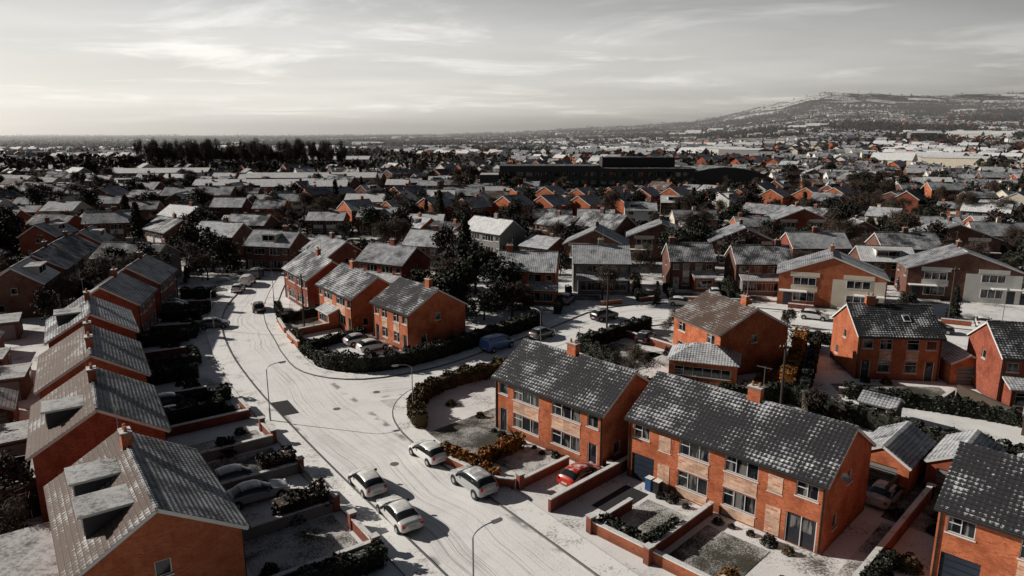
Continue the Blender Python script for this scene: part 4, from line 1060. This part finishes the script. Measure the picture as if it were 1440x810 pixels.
def town(y0,y1,B,prob,sx,ry,tp):
    for bx,by in blocks(y0,y1,B):
        a=bx/by
        if abs(a)>.95: continue
        pr=prob(a,by); u=random.random()
        if u>pr: 
            for q in range(int(B*B/200)): FT.append((bx+random.uniform(-B/2,B/2),by+random.uniform(-B/2,B/2),random.uniform(4,11)))
            continue
        base=random.choice([0,-8,50,-40,-50,45,-45,-25,65,15,85]); 
        if u<.07:
            for _ in range(3):
                x,y=bx+random.uniform(-B*.35,B*.35),by+random.uniform(-B*.35,B*.35)
                if y<450 or (-245<x<-105 and 440<y<500): continue
                farhouse(x,y,R(base),random.uniform(28,55),random.uniform(13,22),random.uniform(5,9),random.uniform(9.3,11),random.choice(['grey_render','cream_render','white_render','school_cladding']),'roof_tiles_white','roof_tiles_snowy')
            for q in range(50): FT.append((bx+random.uniform(-B/2,B/2),by+random.uniform(-B/2,B/2),random.uniform(4,10)))
            continue
        wm0=random.choice(['brick_orange','brick_red','cream_render','white_render','brick_brown','brick_brown','grey_render'])
        rw=random.choice(['roof_tiles_white','roof_tiles_snowy','roof_tiles_white','roof_tiles_shaded_frost'])
        ryy=ry*random.uniform(.85,1.25); sxx=sx*random.uniform(.9,1.25)
        for r_ in np.arange(-B/2,B/2,ryy):
            for c_ in np.arange(-B/2,B/2,sxx):
                lx,ly=T(0,0,base,c_+random.uniform(-2,2),r_+random.uniform(-4,4))
                if abs(lx)>B/2 or abs(ly)>B/2 or random.random()<.17: continue
                x,y=bx+lx,by+ly
                if -245<x<-105 and 440<y<500: continue
                if y<430: continue
                he=random.choice([5,5,5,3.2]); 
                farhouse(x,y,R(base+random.uniform(-9,9)+(90 if random.random()<.12 else 0)),random.uniform(7.5,15) if he==5 else random.uniform(9,13),7.8,he,he+2.5,wm0 if random.random()<.6 else random.choice(['brick_orange','cream_render','white_render','grey_render']),
                    rw if random.random()<.6 else random.choice(['roof_tiles_snowy','roof_tiles_white','roof_tiles_patchy']),random.choice(['roof_tiles_shaded_frost','roof_tiles_patchy','roof_tiles_snowy']))
                for _ in range(tp):
                    if random.random()<.65: FT.append((x+random.uniform(-10,10),y+random.uniform(-14,-6) if random.random()<.5 else y+random.uniform(7,13),random.uniform(3,9)))
town(440,1100,105,lambda a,y:.84 if a>-.35 else .6,13,26,2)
town(1100,2300,150,lambda a,y:(.68 if a>-.1 else .35) if a<.9 else 0,16,36,2)
town(2300,3000,200,lambda a,y:.3 if a>0 else .12,24,60,1)
mb.obj('distant_houses')
for i in range(2200):
    y=random.uniform(1300,4200); a=random.uniform(-.9,.9); FT.append((a*y,y,random.uniform(6,13)))
for i in range(420):
    y=random.uniform(1100,4000); x=random.uniform(-.85,.85)*y; t=random.choice([0,.2,-.3,.1,1.4]); n=random.randint(12,45)
    for q in range(n): FT.append((x+q*8*math.cos(t),y+q*8*math.sin(t),random.uniform(4,10)))
FT=np.array(FT)
def farfoliage(T_,k,name,mat):
    n=len(T_); zz=hgt(T_[:,0],T_[:,1]); c=np.repeat(np.stack([T_[:,0],T_[:,1],zz],axis=1),k,axis=0); h=np.repeat(T_[:,2],k)
    d=rng.normal(size=(n*k,3)); d/=np.linalg.norm(d,axis=1)[:,None]; r=rng.uniform(.3,1,size=n*k)**.5
    c[:,0]+=d[:,0]*r*h*.38; c[:,1]+=d[:,1]*r*h*.38; c[:,2]+=h*.52+d[:,2]*r*h*.48
    lv=leafquads(c,1.0); 
    cc=np.repeat(c,4,axis=0); lv=cc+(lv-cc)*np.repeat(h,4)[:,None]*.13
    place(npmesh(name,lv,[mat]),name)
m_=rng.random(len(FT))<.5
farfoliage(FT[m_],16,'distant_trees','foliage_dark'); farfoliage(FT[~m_],16,'distant_trees','foliage_brown')
base=[treemesh('tall',s) for s in (21,22,23)]
arr=[]
for m in base:
    v=np.empty(len(m.vertices)*3,dtype=np.float32); m.vertices.foreach_get('co',v); v=v.reshape(-1,3); arr.append(v/v[:,2].max())
out=[]
for i in range(105):
    x=-243+132*(i+random.uniform(-.4,.4))/105;y=random.uniform(452,486); h=random.uniform(19,25); t=random.uniform(0,6.28); v=arr[i%3]
    c,s=math.cos(t),math.sin(t); w=h*.42
    out.append(np.stack([x+(v[:,0]*c-v[:,1]*s)*w,y+(v[:,0]*s+v[:,1]*c)*w,v[:,2]*h+float(hgt(x,y))],axis=1))
place(npmesh('bare_woodland',np.concatenate(out),['bark']),'bare_woodland')
und=np.array([(random.uniform(-265,-100),random.uniform(446,490),random.uniform(4,9)) for _ in range(260)]+[(random.uniform(-330,-240),random.uniform(430,500),random.uniform(6,13)) for _ in range(110)])
farfoliage(und,26,'woodland_undergrowth','foliage_brown')

# ------------------------------------------------------------------ haze (real air volume over the distant land)
m=bpy.data.materials.new('air_haze'); m.use_nodes=True; nt=m.node_tree; nt.nodes.clear()
o=nd(nt,'ShaderNodeOutputMaterial'); v=nd(nt,'ShaderNodeVolumeScatter'); v.inputs['Density'].default_value=.00032; v.inputs['Color'].default_value=(.98,.98,1,1); v.inputs['Anisotropy'].default_value=.5
nt.links.new(v.outputs[0],o.inputs['Volume']); M['air_haze']=m
mb=MB(); mb.box(0,5150,-8,19000,8800,148,'air_haze'); mb.obj('haze_layer')

# ------------------------------------------------------------------ light
el,azv=R(26),Vector((-.965,.26,0)).normalized()
sv=Vector((azv.x*math.cos(el),azv.y*math.cos(el),math.sin(el)))
sun=bpy.data.lights.new('sun','SUN'); sun.energy=5.0; sun.angle=R(.6); sun.color=(1,.93,.84)
so=bpy.data.objects.new('sun',sun); COL.objects.link(so); so.rotation_euler=sv.to_track_quat('Z','Y').to_euler(); so.location=(-60,20,80)
world=bpy.data.worlds.new('World'); scene.world=world; world.use_nodes=True
nt=world.node_tree; bg=nt.nodes['Background']; bg.inputs['Strength'].default_value=.1
sky=nd(nt,'ShaderNodeTexSky',sky_type='NISHITA'); sky.sun_disc=False; sky.sun_elevation=el; sky.sun_rotation=math.atan2(azv.x,azv.y)%(2*math.pi)
tc=nd(nt,'ShaderNodeTexCoord').outputs['Generated']; s=nd(nt,'ShaderNodeSeparateXYZ'); nt.links.new(tc,s.inputs[0])
cr=nd(nt,'ShaderNodeValToRGB'); nt.links.new(math_(nt,'MAXIMUM',s.outputs[2],0.0),cr.inputs[0])
el_=cr.color_ramp.elements; el_[0].position=0; el_[0].color=(.95,.94,.915,1); el_[1].position=1; el_[1].color=(.06,.067,.076,1)
for p,c in ((.05,(.92,.91,.89,1)),(.11,(.76,.75,.735,1)),(.18,(.52,.52,.52,1)),(.27,(.16,.165,.175,1)),(.5,(.075,.08,.09,1))):
    e=el_.new(p); e.color=c
dot=nd(nt,'ShaderNodeVectorMath',operation='DOT_PRODUCT'); nt.links.new(tc,dot.inputs[0]); dot.inputs[1].default_value=tuple(Vector((-.72,.69,.05)).normalized())
az=maprange(nt,dot.outputs['Value'],-.50,1.0,.12,1.22)
zz=math_(nt,'ADD',math_(nt,'MAXIMUM',s.outputs[2],0.0),.06)
cb=nd(nt,'ShaderNodeCombineXYZ'); nt.links.new(math_(nt,'DIVIDE',s.outputs[0],zz),cb.inputs[0]); nt.links.new(math_(nt,'DIVIDE',s.outputs[1],zz),cb.inputs[1])
cl=noise(nt,scaled(nt,cb.outputs[0],(.50,.62,1),.15),1.0,8,.62,.5)
clm=maprange(nt,cl,.50,.66)
cl2=noise(nt,scaled(nt,cb.outputs[0],(.16,.26,1),.3),1.0,5,.55)
br=math_(nt,'MULTIPLY',az,math_(nt,'MULTIPLY_ADD',clm,.30,.88))
br=math_(nt,'MULTIPLY',br,maprange(nt,cl2,.35,.65,.84,1.12))
vm=nd(nt,'ShaderNodeVectorMath',operation='SCALE'); nt.links.new(cr.outputs[0],vm.inputs[0]); nt.links.new(math_(nt,'MULTIPLY',br,10.0),vm.inputs['Scale'])
tint=nd(nt,'ShaderNodeVectorMath',operation='MULTIPLY'); nt.links.new(vm.outputs[0],tint.inputs[0]); tint.inputs[1].default_value=(1.02,1.0,.965)
mx=mix(nt,.10,tint.outputs[0],sky.outputs[0]); nt.links.new(mx,bg.inputs[0])

# ------------------------------------------------------------------ camera
cd=bpy.data.cameras.new('camera'); cd.sensor_width=36; cd.lens=24.33; cd.clip_end=30000; cd.clip_start=.5
co=bpy.data.objects.new('camera',cd); COL.objects.link(co); co.location=(0,0,26); co.rotation_euler=(R(77.5),0,0)
scene.camera=co
scene.view_settings.view_transform='Standard'; scene.view_settings.look='None'; scene.view_settings.exposure=0
